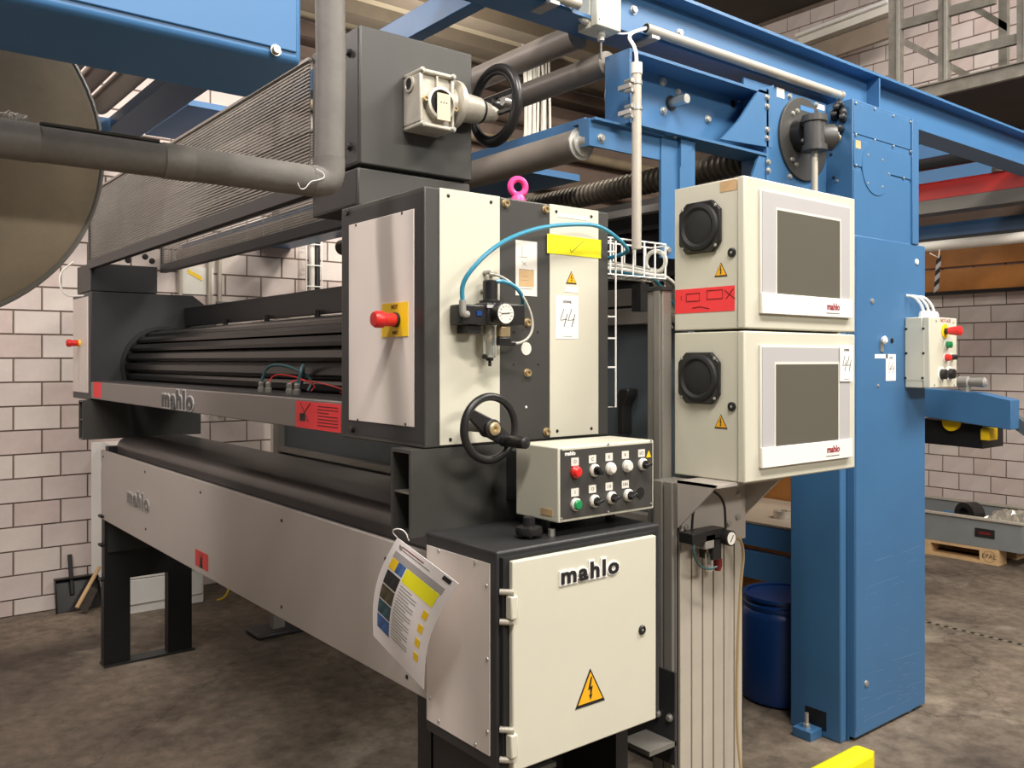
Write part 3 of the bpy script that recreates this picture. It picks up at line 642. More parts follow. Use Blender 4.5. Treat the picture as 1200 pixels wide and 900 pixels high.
def ident(u, v, txt):
    F = fr('Y', YP, u, v); r = MB().rect(F, -0.0115, 0.0115, -0.009, 0.009, 0, 0.0012).build('button_label', 'offwhite', CB)
    text('label_print', txt, 'greyprint', r, F, 0.011, 0.0012, 0.0002, 0.01)
button(674, 553, 'red'); button(714.5, 548.8, 'offwhite'); button(734, 546, 'offwhite'); button(674, 591, 'green')
selector(696, 551, 2.4); selector(752.5, 544, 0.2); selector(696, 587, 0.3); selector(716, 583, 0.3); selector(735.5, 580, 0.35)
for (u, v, t) in ((673.5, 541, 'O'), (694, 538, 'C'), (713.5, 535.5, 'K'), (732.5, 533, 'K'), (751.5, 531, 'I/O'), (673.5, 577, 'I'), (694, 573, 'O'), (713.5, 570, 'I 0'), (732.5, 567.5, 'HH')): ident(u, v, t)
F = fr('Y', YP, 750, 577); MB().cyl(F.pt(0, 0, 0), F.pt(0, 0, 0.003), 0.0125, n=24).build('blanking_plug', 'plasticblack', CB)
F = fr('Y', YP, 760, 532); w_ = MB().poly(F, [(-0.0085, -0.008), (0.0085, -0.008), (0, 0.009)], 0, 0.001).build('yellow_triangle', 'yellow', CB)
for u, v in ((658, 527), (713, 520.5), (763, 516), (658, 608), (713, 600), (763, 590)): bolt(CB, 'Y', YP, u, v, 0.003, 'zinc', 'screw')
FX_ = fr('X', bx0, 640, 600); MB().rect(FX_, -0.018, 0.022, -0.007, 0.008, 0, 0.001).build('worn_sticker', 'palletwood', CB)
kp = Vector((1.245, 1.50, 1.2035))
K = thing('star_knob', 'black star knob screw standing on the cabinet top', 'knob', kp)
MB().lathe(kp, (0, 0, 1), [(0.012, 0), (0.012, 0.006), (0.03, 0.008), (0.032, 0.014), (0.03, 0.024), (0.014, 0.027), (0.014, 0.045), (0.011, 0.047)], 10).build('knob_head', 'plasticblack', K)
MB().cyl(kp + Vector((0.05, -0.02, 0)), kp + Vector((0.05, -0.02, 0.016)), 0.008, n=6).build('set_screw', 'zinc', K)
# ================================================================== ELECTRICAL CABINET
EC = thing('electrical_cabinet', 'cream doored electrical cabinet with mahlo logo and lightning warning triangle', 'cabinet', (1.36, 1.56, 0))
B('cabinet_body', 'black', EC, 1.1, 1.60, 1.43, 1.698, 0.745, 1.203, 0.006, seg=3)
MB().rect(fr('X', 1.1, 500.8, 638.5), 0, *( (lambda F: (F.ab(574.5, 886)[0],))(fr('X', 1.1, 500.8, 638.5))), fr('X', 1.1, 500.8, 638.5).ab(574.5, 886)[1], 0, 0, 0.002).build('side_panel', 'pale', EC)
for u, v in ((515, 645), (557.5, 659), (571, 686), (572, 772), (572, 857), (558, 872), (515, 845), (505, 818)): bolt(EC, 'X', 1.1, u, v, 0.0045, 'zinc', 'screw', n=0.002)
MB().box(1.108, 1.575, 1.418, 1.43, 0.76, 1.19).build('door_gasket', 'rubber', EC)
dr = B('door', 'cream', EC, 1.122, 1.558, 1.404, 1.418, 0.748, 1.184, 0.003)
YD = 1.404
logo(dr, 'Y', YD, 691, 669, 0.05, 'white', 'ink', 0.0, 1.24, 0.003, 0.1, 0.028)
F = fr('Y', YD, 752, 738); lk = MB().lathe(F.pt(0, 0, 0), (0, -1, 0), [(0.011, 0), (0.011, 0.003), (0.009, 0.005), (0.006, 0.005), (0.006, 0.003)], 20).build('door_lock', 'plasticblack', dr)
put('lock_pin', mesh_of('screwzinc', screw_fn, 'zinc'), dr, F.pt(0, 0, 0.003), ROT['Y'], 0.0035)
warning_sign(EC, 'Y', YD, 691.5, 805, 0.092, 0.0)
for z in (1.09, 0.805):
    h = B('hinge', 'cream', EC, 1.112, 1.13, 1.396, 1.416, z - 0.024, z + 0.024, 0.003)
    for s in (-1, 1): MB().cyl((1.104, 1.424, z + s * 0.031), (1.124, 1.402, z + s * 0.031), 0.0065, n=12).build('hinge_pin', 'cast', h)
# stand of the cabinet
B('stand_plate', 'deepblack', EC, 1.115, 1.155, 1.47, 1.69, 0.01, 0.744); B('stand_plate', 'deepblack', EC, 1.49, 1.53, 1.47, 1.69, 0.01, 0.744)
B('stand_back', 'deepblack', EC, 1.155, 1.49, 1.66, 1.69, 0.2, 0.744); B('stand_foot', 'black', EC, 1.1, 1.55, 1.46, 1.70, 0, 0.012)
for z in (0.66, 0.62, 0.58): B('vent_slat', 'greymetal', EC, 1.2, 1.45, 1.64, 1.66, z, z + 0.012)
# ---------------- hanging document
PD = thing('hanging_document', 'laminated photo instruction sheet with yellow heading hanging from a cable tie', 'document', (1.02, 1.72, 0.85))
C4 = [onX(466, 630, 1.045), onX(538, 684, 1.035), onX(497, 808, 1.06), onX(438, 745, 1.05)]   # tl tr br bl
def sheet(s, t, n=0.0):
    p = (C4[0] * (1 - s) + C4[1] * s) * (1 - t) + (C4[3] * (1 - s) + C4[2] * s) * t
    bow = math.sin(math.pi * t) * 0.028
    side = (C4[3] - C4[0]); side = Vector((0, -side.z, side.y)).normalized()
    return p + Vector((-n - 0.012 * math.sin(math.pi * t), 0, 0)) + Vector((0, 1, 0.25)) * bow * 0.75
def patch(name, m, parent, s0, s1, t0, t1, n0, n1, ns_=6, nt_=10):
    b = MB(); vs = []
    for n in (n1, n0):
        for j in range(nt_ + 1):
            for i in range(ns_ + 1): vs.append(sheet(s0 + (s1 - s0) * i / ns_, t0 + (t1 - t0) * j / nt_, n))
    fs = []; K = (ns_ + 1) * (nt_ + 1); w = ns_ + 1
    for j in range(nt_):
        for i in range(ns_):
            a = j * w + i; fs.append((a, a + w, a + w + 1, a + 1)); fs.append((K + a, K + a + 1, K + a + w + 1, K + a + w))
    for i in range(ns_): fs += [(i, i + 1, K + i + 1, K + i), (nt_ * w + i, K + nt_ * w + i, K + nt_ * w + i + 1, nt_ * w + i + 1)]
    for j in range(nt_): fs += [(j * w, K + j * w, K + (j + 1) * w, (j + 1) * w), (j * w + ns_, (j + 1) * w + ns_, K + (j + 1) * w + ns_, K + j * w + ns_)]
    return b.add(vs, fs).build(name, m, parent)
sh = patch('sheet', 'paper', PD, 0, 1, 0, 1, 0, 0.0012)
def pp(name, m, s0, s1, t0, t1): patch(name, m, sh, s0, s1, t0, t1, 0.0012, 0.0018, 3, 4)
pp('heading_bar', 'papergrey', .08, .90, .10, .165); pp('corner_badge', 'ink', .80, .92, .015, .05)
pp('yellow_cell', 'yellow', .09, .2, .17, .27); pp('photo_cell', 'photoD', .205, .33, .17, .27); pp('yellow_heading', 'neon', .35, .88, .17, .30)
for i, m in enumerate(('photoC', 'photoB', 'photoA', 'photoD')): pp('photo_cell', m, .10, .33, .29 + i * .145, .42 + i * .145)
for i in range(18):
    t = .33 + i * .029
    pp('print_line', 'greyprint', .37, .37 + (.3 if i % 3 else .2), t, t + .006)
for i in range(4): pp('yellow_mark', 'yellow', .80, .88, .36 + i * .13, .43 + i * .13)
pp('print_line', 'inkred', .12, .5, .035, .043); pp('print_line', 'greyprint', .12, .62, .06, .066)
z0_ = onX(463, 624, 1.05); MB().tube([z0_ + Vector((0.005, 0.0, -0.012)), z0_ + Vector((-0.01, 0.0, 0.004)), z0_ + Vector((-0.006, -0.02, 0.014)), z0_ + Vector((0.006, -0.036, 0.008)), z0_ + Vector((0.012, -0.042, -0.014))], 0.0015, 6, 3).build('cable_tie', 'white', PD)
MB().lathe(sheet(0.12, 0.05, 0.001), (-1, 0, 0), [(0.006, 0), (0.006, 0.002), (0.003, 0.002)], 12).build('eyelet', 'zinc', PD)
# ================================================================== ALUMINIUM POST AND MONITOR CABINETS
P = thing('profile_post', 'tall grooved aluminium profile post carrying both monitor cabinets', 'post', (1.9, 1.55, 0))
ZP = 1.28
B('post_core', 'alugrey', P, 1.752, 2.018, 1.508, 1.592, 0, ZP, 0.002)
xs = [1.752, 1.80, 1.845, 1.89, 1.935, 1.98, 2.018]
for i in range(6): B('profile_strip', 'alu', P, xs[i] + 0.003, xs[i + 1] - 0.003, 1.498, 1.508, 0.0, ZP, 0.001)
for y in (1.515, 1.55): B('side_strip', 'alugrey', P, 1.742, 1.752, y, y + 0.028, 0.3, ZP, 0.001)
B('groove_shade', 'black', P, 1.753, 2.017, 1.5045, 1.508, 0, ZP)  # black plate inserted so the grooves between the strips look shaded
B('upper_post', 'alugrey', P, 1.795, 1.831, 1.594, 1.65, 0.9, 1.79, 0.002)
B('upper_post_strip', 'alugrey', P, 1.789, 1.795, 1.6, 1.622, 0.9, 1.79, 0.001)
B('top_cap', 'black', P, 1.788, 1.833, 1.59, 1.655, 1.79, 1.80)
B('bracket_plate', 'panelgrey', P, 1.752, 2.02, 1.49, 1.498, 1.105, 1.285, 0.001)
for xx in (1.745, 2.02):
    MB().prism([(xx, 1.50, 1.288), (xx, 1.372, 1.288), (xx, 1.498, 1.165), (xx, 1.50, 1.165)], (0.006, 0, 0)).build('gusset', 'panelgrey', P)
B('bracket_top', 'panelgrey', P, 1.745, 2.026, 1.372, 1.50, 1.281, 1.288)
for u, v in ((803, 618), (853, 614), (864, 606), (865, 579), (864, 568)): bolt(P, 'Y', 1.49, u, v, 0.007)
F = fr('Y', 1.489, 835, 615); 
MB().tube([F.pt(-0.085, 0.0), F.pt(-0.08, 0.05), F.pt(-0.04, 0.09), F.pt(0.0, 0.095), F.pt(0.05, 0.06), F.pt(0.055, 0.0), F.pt(0.055, -0.03)], 0.0035, 8, 3).build('black_cable', 'rubber', P)
B('corner_plate', 'black', P, 1.735, 1.742, 1.5, 1.62, 0.55, 0.79); 
B('foot_gusset', 'greymetal', P, 1.64, 1.742, 1.5, 1.6, 0.6, 0.612)
for u, v in ((771, 836), (785, 841), (785, 872)): bolt(P, 'X', 1.735, u, v, 0.008)
B('base_plate', 'black', P, 1.68, 2.1, 1.44, 1.66, 0.0, 0.012)
# ground air unit on post
A2 = thing('small_air_unit', 'small air filter regulator with gauge on the aluminium post', 'regulator', (1.88, 1.46, 0.95))
def y2(name, m, u0, v0, u1, v1, y0=1.44, y1=1.488, bv=0.003): return ybox(name, m, A2, u0, v0, u1, v1, y0, y1, bv)
y2('mount_bar', 'plasticblack', 812, 626, 852, 631); y2('silver_block', 'steel', 827, 627, 839, 642); 
p = onY(831, 642, 1.46); MB().lathe(p, (0, 0, -1), [(0.009, 0), (0.009, 0.012)], 14).build('brass_ring', 'brass', A2); MB().lathe(p - Vector((0, 0, 0.012)), (0, 0, -1), [(0.0115, 0), (0.0115, 0.045), (0.008, 0.05)], 16).build('filter_bowl', 'glass', A2)
MB().lathe(p - Vector((0, 0, 0.014)), (0, 0, -1), [(0.005, 0), (0.006, 0.03)], 10).build('filter_core', 'inkred', A2)
y2('regulator_body', 'plasticblack', 836, 630, 846, 655); p = onY(841, 655, 1.46); MB().lathe(p, (0, 0, -1), [(0.012, 0), (0.012, 0.016), (0.008, 0.03)], 14).build('adjust_knob', 'inkred', A2)
gp = onY(857, 631, 1.42); MB().cyl((gp.x, 1.44, gp.z), (gp.x, 1.42, gp.z), 0.0205, n=28).build('gauge_case', 'plasticblack', A2); dial = MB().cyl((gp.x, 1.42, gp.z), (gp.x, 1.4185, gp.z), 0.0165, n=28).build('gauge_dial', 'offwhite', A2)
strokes('gauge_needle', 'ink', dial, Fr('Y', 1.4185, gp), [[(-0.006, -0.008), (0.006, 0.008)]], 0.001, 0.001)
MB().tube([onY(u, v, y) for u, v, y in ((814, 628, 1.45), (812, 645, 1.44), (818, 662, 1.44), (830, 668, 1.44), (840, 664, 1.44))], 0.0032, 6, 3).build('grey_tube', 'tealhose', A2)
MB().tube([onY(u, v, y) for u, v, y in ((852, 628, 1.45), (868, 630, 1.45), (872, 650, 1.46), (868, 680, 1.47), (864, 760, 1.47), (863, 850, 1.47), (868, 900, 1.45), (872, 930, 1.43))], 0.004, 6, 3).build('tan_tube', 'tanhose', A2)
# monitor cabinets
def monitor(z0, z1, label, spk, lock, tri, scr, outer, strip):
    t = thing('monitor_cabinet', label, 'monitor cabinet', (2.08, 1.47, z0), 'stacked monitor cabinets')
    B('cabinet_body', 'cream', t, 1.832, 2.335, 1.375, 1.585, z0, z1, 0.003)
    B('cabinet_door', 'cream', t, 1.825, 2.345, 1.35, 1.372, z0, z1, 0.004)
    B('door_seal', 'rubber', t, 1.835, 2.335, 1.371, 1.3755, z0 + 0.004, z1 - 0.004)
    YM = 1.35
    (u0, v0), (u1, v1) = outer
    m = decal('monitor_frame', 'offwhite', t, 'Y', YM, u0, v0, u1, v1, 0.0, 0.006, 0.002)
    F = fr('Y', YM, u0, v0); w, h = F.ab(u1, v1); h = -h
    MB().rect(F, 0.006, w - 0.006, -h * 0.83, -0.006, 0.006, 0.0075).build('bezel', 'bezelgrey', m)
    MB().rect(F, 0.0, w, -h, -h * 0.835, 0.006, 0.012).build('lower_strip', 'white', m, 0.001)
    (u0, v0), (u1, v1) = scr
    G = fr('Y', YM, u0, v0); w2, h2 = G.ab(u1, v1)
    MB().rect(G, -0.006, w2 + 0.006, h2 - 0.006, 0.006, 0.0065, 0.0085).build('screen_frame', 'offwhite', m)
    MB().rect(G, 0, w2, h2, 0, 0.0085, 0.0092).build('screen', 'screen', m)
    L = fr('Y', YM, *strip); text('logo_lettering', 'mahlo', 'logored', m, L, 0.026, 0.012, 0.0004, 0.025)
    MB().rect(L, -0.035, 0.03, -0.019, -0.0165, 0.012, 0.0124).build('logo_subline', 'greyprint', m)
    # loudspeaker on the side
    S_ = fr('X', 1.832, *spk); r = 0.068
    k = r * 0.62
    sp = MB().poly(S_, [(-r, -k), (-k, -r), (k, -r), (r, -k), (r, k), (k, r), (-k, r), (-r, k)], 0, 0.012).build('loudspeaker', 'plasticblack', t, 0.003, label='black octagonal loudspeaker')
    MB().lathe(S_.pt(0, 0, 0.012), (-1, 0, 0), [(0.064, 0), (0.06, 0.006), (0.052, 0.008), (0.046, 0.003), (0.044, 0.002), (0.04, 0.0035), (0.02, 0.0055), (0.002, 0.006)], 40).build('speaker_cone', 'rubber', sp)
    for a in (-1, 1):
        for b_ in (-1, 1): put('screw', mesh_of('screwzinc', screw_fn, 'zinc'), sp, S_.pt(a * 0.055, b_ * 0.052, 0.012), ROT['X'], 0.0045)
    Lk = fr('X', 1.832, *lock); lo = MB().lathe(Lk.pt(0, 0, 0), (-1, 0, 0), [(0.012, 0), (0.012, 0.004), (0.009, 0.006), (0.007, 0.006), (0.007, 0.004)], 20).build('door_lock', 'plasticblack', t)
    put('lock_pin', mesh_of('screwzinc', screw_fn, 'zinc'), lo, Lk.pt(0, 0, 0.004), ROT['X'], 0.004)
    warning_sign(t, 'X', 1.832, *tri, 0.042, 0.0)
    return t
M1 = monitor(1.680, 2.066, 'upper cream monitor cabinet with red paper tape beside its loudspeaker', (822, 267), (858, 296), (845, 316), ((907.5, 246.5), (981, 351.5)), ((889, 221), (994.5, 373)), (972, 360))
M2 = monitor(1.289, 1.674, 'lower cream monitor cabinet with white number tag on its screen bezel', (821, 443), (858, 476.5), (845, 494), ((906, 427), (979, 519.5)), ((889, 404), (994.5, 535)), (972, 526))
decal('beige_label', 'palletwood', M1, 'X', 1.832, 844, 213.5, 864, 222, 0, 0.001)
rt = decal('red_tape', 'neonred', M1, 'X', 1.832, 791.5, 340, 861, 364, 0, 0.001, label='red handwritten paper tape')
F = fr('X', 1.832, 812, 349); s = F.m
sq = lambda x, y, w, h: [(x, y), (x + w, y), (x + w, y + h), (x, y + h), (x, y)]
strokes('handwriting', 'inkred', rt, F, [sq(-5 * s * 1.9, -4 * s, 11 * s * 1.8, 9 * s), [(-17 * s, -2 * s), (-17 * s, 3 * s)], sq(21 * s, -3 * s, 22 * s, 10 * s), [(48 * s, -4 * s), (58 * s, 7 * s)], [(46 * s, 6 * s), (60 * s, -4 * s)], [(66 * s, 5 * s), (67 * s, 2 * s)], [(0, -12 * s), (12 * s, -11 * s), (24 * s, -14 * s)]], 0.0011, 0.0013)
tag44(M2, 'Y', 1.35, 980.5, 404, 995.5, 446.5, 0.0095)
B('rear_bracket', 'cream', M2, 2.336, 2.35, 1.40, 1.5, 1.5, 1.70)
# ================================================================== BLUE HOOD, LAGGED PIPE, END DISC (left)
BH = thing('blue_hood', 'blue sheet metal hood, tinted as if brightly lit, overhanging at the upper left', 'machine hood', (-0.2, 1.68, 2.16))
B('hood_body', 'litblue', BH, -1.2, 0.725, 1.55, 1.82, 2.161, 2.75, 0.014, seg=4)
B('hood_panel', 'litblue', BH, -1.2, 0.712, 1.546, 1.5505, 2.183, 2.72, 0.003)
bolt(BH, 'Y', 1.546, 323, 59, 0.008)
LP = thing('lagged_pipe', 'insulated grey pipe bending from horizontal to vertical beside the blue hood', 'pipe', (0.4, 1.9, 1.98))
pr = 0.0365; pz = 2.022; pxx = 0.957
MB().tube([(-0.9, 1.9, pz), (-0.2, 1.9, pz), (0.5, 1.9, pz), (0.9, 1.9, pz), (pxx - 0.028, 1.9, pz)], pr, 24).build('horizontal_lagging', 'foam', LP)
MB().tube([(pxx - 0.05, 1.9, pz), (pxx - 0.012, 1.9, pz + 0.004), (pxx, 1.9, pz + 0.02), (pxx, 1.9, pz + 0.06)], pr * 1.02, 24, 2).build('elbow_lagging', 'foam', LP)
MB().tube([(pxx, 1.9, pz + 0.02), (pxx + 0.004, 1.9, 2.3), (pxx, 1.9, 2.6), (pxx, 1.9, 3.4)], pr * 0.97, 24).build('vertical_lagging', 'foamwrap', LP)
for x0_, x1_ in ((0.25, 0.335), (0.57, 0.63)): MB().tube([(x0_, 1.9, pz), (x1_, 1.9, pz)], pr * 1.04, 24).build('lagging_tape', 'foamwrap', LP)
B('lagging_seam', 'greymetal', LP, 0.335, 0.56, 1.88, 1.895, pz + 0.033, pz + 0.039, 0.001)
MB().tube([onY(u, v, 1.86) for u, v in ((349, 214), (352, 222), (358, 221), (364, 212), (373, 211), (381, 208), (379, 202), (371, 198))], 0.001, 5, 2).build('loose_thread', 'white', LP)
DC = thing('cylinder_end', 'large tan round cylinder end behind the insulated pipe', 'cylinder', (0.12, 2.4, 1.67))
MB().lathe((0.119, 2.1, 2.052), (0, 1, 0), [(0.368, 0), (0.376, 0.002), (0.3845, 0.012), (0.3845, 0.75)], 96).build('cylinder_drum', 'tan', DC)
MB().torus((0.119, 2.106, 2.052), (0, 1, 0), 0.381, 0.006, 96, 8).build('drum_rim', 'greymetal', DC)
FZ = thing('lint_tuft', 'small tuft of white lint caught on the insulated pipe', 'lint', (0.3, 1.9, pz + pr))
b = MB()
for i in range(26):
    a = random.uniform(-0.02, 0.025); b.tube([(0.295 + a, 1.9 + random.uniform(-.01, .01), pz + pr), (0.295 + a + random.uniform(-.015, .015), 1.895 + random.uniform(-.01, .01), pz + pr + random.uniform(.008, .018)), (0.295 + a + random.uniform(-.02, .02), 1.9, pz + pr + random.uniform(.0, .016))], 0.0006, 4, 1)
b.build('lint_fibres', 'white', FZ, kind='stuff')
# left rear blue girder, plate and rollers
lg = thing('blue_girder', 'dark blue girder with brown rollers seen behind the hood at left', 'girder', (1.38, 5.0, 2.9))
B('girder', 'darkblue', lg, 1.28, 1.42, 3.3, 6.18, 2.9, 2.96); B('girder_flange', 'darkblue', lg, 1.42, 1.47, 3.3, 6.18, 2.9, 2.905)
B('cross_plate', 'litblue', lg, 1.48, 1.68, 4.5, 5.25, 2.9, 2.93)
B('cross_bar', 'litblue', lg, 1.0, 1.28, 5.2, 5.32, 2.86, 2.95)
for x in (0.95, 1.08): MB().cyl((x, 3.4, 3.02), (x, 6.18, 3.02), 0.05, n=24).build('guide_roller', 'rollerbrown', lg)
MB().cyl((1.2, 3.4, 2.99), (1.2, 5.1, 2.99), 0.055, n=24).build('guide_roller', 'roller', lg)
# ================================================================== BLUE GANTRY (upper right)
GB = thing('blue_i_beam', 'long blue steel I beam crossing the upper right of the hall', 'girder', (4.0, 2.15, 2.72))
b = MB(); gx_a, gx_b = 1.3, 7.6
b.box(gx_a, gx_b, 2.08, 2.22, 2.905, 2.917).box(gx_a, gx_b, 2.145, 2.155, 2.735, 2.905).box(gx_a, gx_b, 2.08, 2.22, 2.723, 2.735); b.build('i_section', 'blue', GB)
def gy(u, Y): return onY(u, 300, Y).x
xw = gy(1030, 2.085); B('web_stiffener', 'blue', GB, xw, xw + 0.012, 2.085, 2.145, 2.735, 2.905)
for u, v, yy in ((1018, 99, 2.145), (742, 12, 2.145), (796, 39, 2.145)): bolt(GB, 'Y', yy, u, v, 0.012)
CD = thing('cable_conduit', 'cream conduit pipe clamped along the blue I beam', 'conduit', (2.8, 2.05, 2.74))
ca_ = onY(757, 33, 2.06); cb_ = onY(988, 112, 2.04)
MB().cyl(ca_, (cb_.x, ca_.y, ca_.z), 0.0175, n=16).build('conduit_tube', 'alu', CD); MB().lathe((cb_.x, ca_.y, ca_.z), (1, 0, 0), [(0.021, 0), (0.021, 0.02), (0.012, 0.02)], 16).build('conduit_end', 'steel', CD)
MB().cyl(ca_ - Vector((0.002, 0, 0)), ca_, 0.015).build('conduit_bore', 'deepblack', CD)
B('conduit_clip', 'steel', CD, ca_.x + 0.02, ca_.x + 0.06, 2.05, 2.145, ca_.z - 0.03, ca_.z - 0.019); 
c2 = onY(670, 2, 2.06); MB().cyl((1.5, 2.06, c2.z), (c2.x + 0.03, 2.06, c2.z), 0.0175, n=16).build('conduit_tube', 'alu', CD); B('conduit_clip', 'steel', CD, c2.x - 0.1, c2.x - 0.06, 2.05, 2.145, c2.z - 0.03, c2.z - 0.019)
JB = thing('junction_box', 'cream junction box with cable gland on the blue I beam', 'junction box', (2.05, 2.1, 2.75))
j0 = onY(692, 24, 2.04); j1 = onY(727, 33, 2.04); jz0 = j0.z; jx0, jx1 = gy(700, 2.05), gy(728, 2.05)
B('box_base', 'cream', JB, jx0, jx1, 2.085, 2.144, jz0, jz0 + 0.13, 0.004); B('box_lid', 'cream', JB, jx0, jx1, 2.05, 2.083, jz0, jz0 + 0.13, 0.004)
MB().lathe(((jx0 + jx1) / 2, 2.09, jz0), (0, 0, -1), [(0.016, 0), (0.016, 0.014), (0.012, 0.018), (0.012, 0.03)], 12).build('cable_gland', 'offwhite', JB)
MB().lathe((jx0, 2.1, jz0 + 0.03), (-1, 0, 0), [(0.016, 0), (0.016, 0.014), (0.011, 0.03)], 12).build('cable_gland', 'offwhite', JB)
for z in (0.02, 0.11): put('screw', mesh_of('screwplasticblack', screw_fn, 'plasticblack'), JB, (jx0 + 0.01, 2.05, jz0 + z), ROT['Y'], 0.003)
MB().tube([(jx0 - 0.03, 2.1, jz0 + 0.03), (jx0 - 0.12, 2.09, jz0 + 0.055), (c2.x + 0.03, 2.06, c2.z)], 0.005, 8, 2).build('white_cable', 'white', JB)
MB().tube([((jx0 + jx1) / 2, 2.09, jz0 - 0.03), ((jx0 + jx1) / 2, 2.09, jz0 - 0.09)], 0.004, 8).build('drop_cable', 'greymetal', JB)
MB().tube([(jx1, 2.1, jz0 + 0.02), (jx1 + 0.05, 2.09, jz0 + 0.015), (ca_.x + 0.01, 2.06, ca_.z + 0.002)], 0.004, 8, 2).build('white_cable', 'white', JB)
# vertical conduit
VC = thing('vertical_conduit', 'upright cream conduit tube with white cable in front of the blue channel', 'conduit', (2.05, 1.93, 1.99))
vx = onY(746, 200, 1.925).x
vt = onY(746, 74, 1.925).z; vb = onY(746, 292, 1.925).z
MB().cyl((vx, 1.925, vb), (vx, 1.925, vt - 0.03), 0.0155, n=18).build('tube', 'alu', VC); MB().cyl((vx, 1.925, vt - 0.035), (vx, 1.925, vt), 0.018, n=18).build('tube_socket', 'offwhite', VC)
for v in (97, 127): 
    z = onY(746, v, 1.925).z; MB().cyl((vx, 1.925, z - 0.006), (vx, 1.925, z + 0.006), 0.0185, n=18).build('clip_ring', 'zinc', VC); B('clip_stem', 'steel', VC, vx - 0.03, vx - 0.012, 1.925, 1.98, z - 0.02, z - 0.004, 0.002)
    for dz in (0.004, -0.028): MB().cyl((vx - 0.024, 1.92, z + dz), (vx - 0.024, 1.95, z + dz), 0.007, n=8).build('clip_screw', 'zinc', VC)
MB().tube([(vx, 1.925, vt), (vx + 0.002, 1.93, vt + 0.05), (vx + 0.01, 1.98, vt + 0.11), (ca_.x, 2.06, ca_.z)], 0.006, 8, 3).build('white_cable', 'white', VC)
# channel with end plate
CH_ = thing('blue_channel', 'blue steel channel with bolts and stub shaft below the I beam', 'girder', (2.4, 2.0, 2.28))
yc = 1.97; xl = 2.072; xr_ = 2.80; zt, zb = 2.613, 2.37
b = MB(); b.box(xl, xr_, yc, 2.085, zt - 0.01, zt).box(xl, xr_, 2.075, 2.085, zb + 0.01, zt - 0.01).box(xl, xr_, yc, 2.085, zb, zb + 0.01); b.build('channel', 'blue', CH_)
B('end_plate', 'blue', CH_, xl - 0.012, xl, yc, 2.085, zb, zt, 0.002)
MB().prism([onY(u, v, yc) for u, v in ((889.5, 105), (907, 99.5), (905, 173), (845, 163), (866, 141))], (0, 0.01, 0)).build('end_gusset', 'blue', CH_)
B('flange_plate', 'blue', CH_, xr_, xr_ + 0.012, yc, 2.085, zb - 0.16, zt + 0.01)
for u, v in ((898.6, 114), (898.6, 124.7), (898.6, 152), (898.6, 162), (900, 190), (900, 200)): bolt(CH_, 'Y', yc, u, v, 0.0085)
MB().prism([(xr_ - 0.12, yc + 0.005, zb - 0.16), (xr_, yc + 0.005, zb - 0.16), (xr_, yc + 0.005, zb - 0.002), (xr_ - 0.04, yc + 0.005, zb - 0.002)], (0, 0.01, 0)).build('lower_gusset', 'blue', CH_)
for u, v, r in ((776, 96, 0.012), (794, 108, 0.01), (777, 130, 0.011), (829, 140, 0.011), (866, 119, 0.004)): bolt(CH_, 'Y', 2.075, u, v, r)
q = onY(786, 121, 2.075); MB().cyl((q.x, 2.074, q.z), (q.x, 2.0715, q.z), 0.027, n=28).build('shaft_hole', 'deepblack', CH_); MB().cyl((q.x, 2.074, q.z), (q.x, 2.0, q.z), 0.0165, n=20).build('stub_shaft', 'zinc', CH_)
q = onY(859, 122, 2.075); MB().cyl((q.x, 2.074, q.z), (q.x, 2.073, q.z), 0.015, n=20).build('bore', 'deepblack', CH_)
# bracket plate and hanging post
lx = 1.925
B('roller_bracket', 'blue', CH_, lx, 2.25, 2.01, 2.02, 2.283, 2.368); B('bracket_flange', 'blue', CH_, lx - 0.002, 2.25, 1.99, 2.1, 2.362, 2.37); B('bracket_return', 'blue', CH_, lx - 0.008, lx, 2.01, 2.06, 2.283, 2.37)
bolt(CH_, 'Y', 2.01, 704, 162, 0.011); bolt(CH_, 'Y', 2.0, 790.5, 160, 0.006)
B('hanger_post', 'blue', CH_, 2.25, 2.335, 2.005, 2.015, 1.95, 2.37); B('hanger_flange', 'blue', CH_, 2.335, 2.415, 1.995, 2.005, 1.95, 2.37); MB().prism([(2.335, 1.99, 2.365), (2.335, 1.99, 2.27), (2.415, 1.99, 2.365)], (0, 0.005, 0)).build('hanger_gusset', 'blue', CH_); bolt(CH_, 'Y', 2.005, 782, 293, 0.01)
# cross beam running back
XB = thing('blue_cross_beam', 'blue box beam running away above the charcoal gear box', 'girder', (1.64, 3.6, 2.72))
B('beam', 'blue', XB, 1.61, 1.665, 2.225, 6.15, 2.722, 2.812, 0.003)
YB = thing('blue_rear_rail', 'blue rail running just above the lowest grey roller', 'girder', (2.0, 3.5, 2.34))
B('rail', 'blue', YB, 1.975, 2.03, 2.09, 6.15, 2.345, 2.40, 0.002)
# rollers
def roller(x, z, r, y0, y1, label, m='roller', cap=True):
    t = thing('guide_roller', label, 'roller', (x, (y0 + y1) / 2, z - r))
    MB().cyl((x, y0, z), (x, y1, z), r, n=36).build('roller_tube', m, t)
    if cap: MB().lathe((x, y0, z), (0, -1, 0), [(r * 1.06, -0.004), (r * 1.06, 0.004), (r * 0.85, 0.006), (r * 0.85, 0.016), (r * 0.6, 0.018), (r * 0.5, 0.045)], 28).build('end_cap', 'zinc', t)
    return t
roller(1.94, 2.302, 0.05, 2.075, 6.0, 'lowest grey roller with silver end cap beside the pink lifting eye')
roller(2.10, 2.745, 0.046, 2.26, 6.0, 'highest grey roller passing under the blue I beam', cap=False)
roller(2.09, 2.602, 0.042, 2.1, 6.0, 'middle grey roller ending at the blue channel', cap=False)
SP = thing('spiral_roller', 'dark ribbed spiral spreader roller behind the aluminium conduit', 'roller', (2.88, 3.6, 2.34))
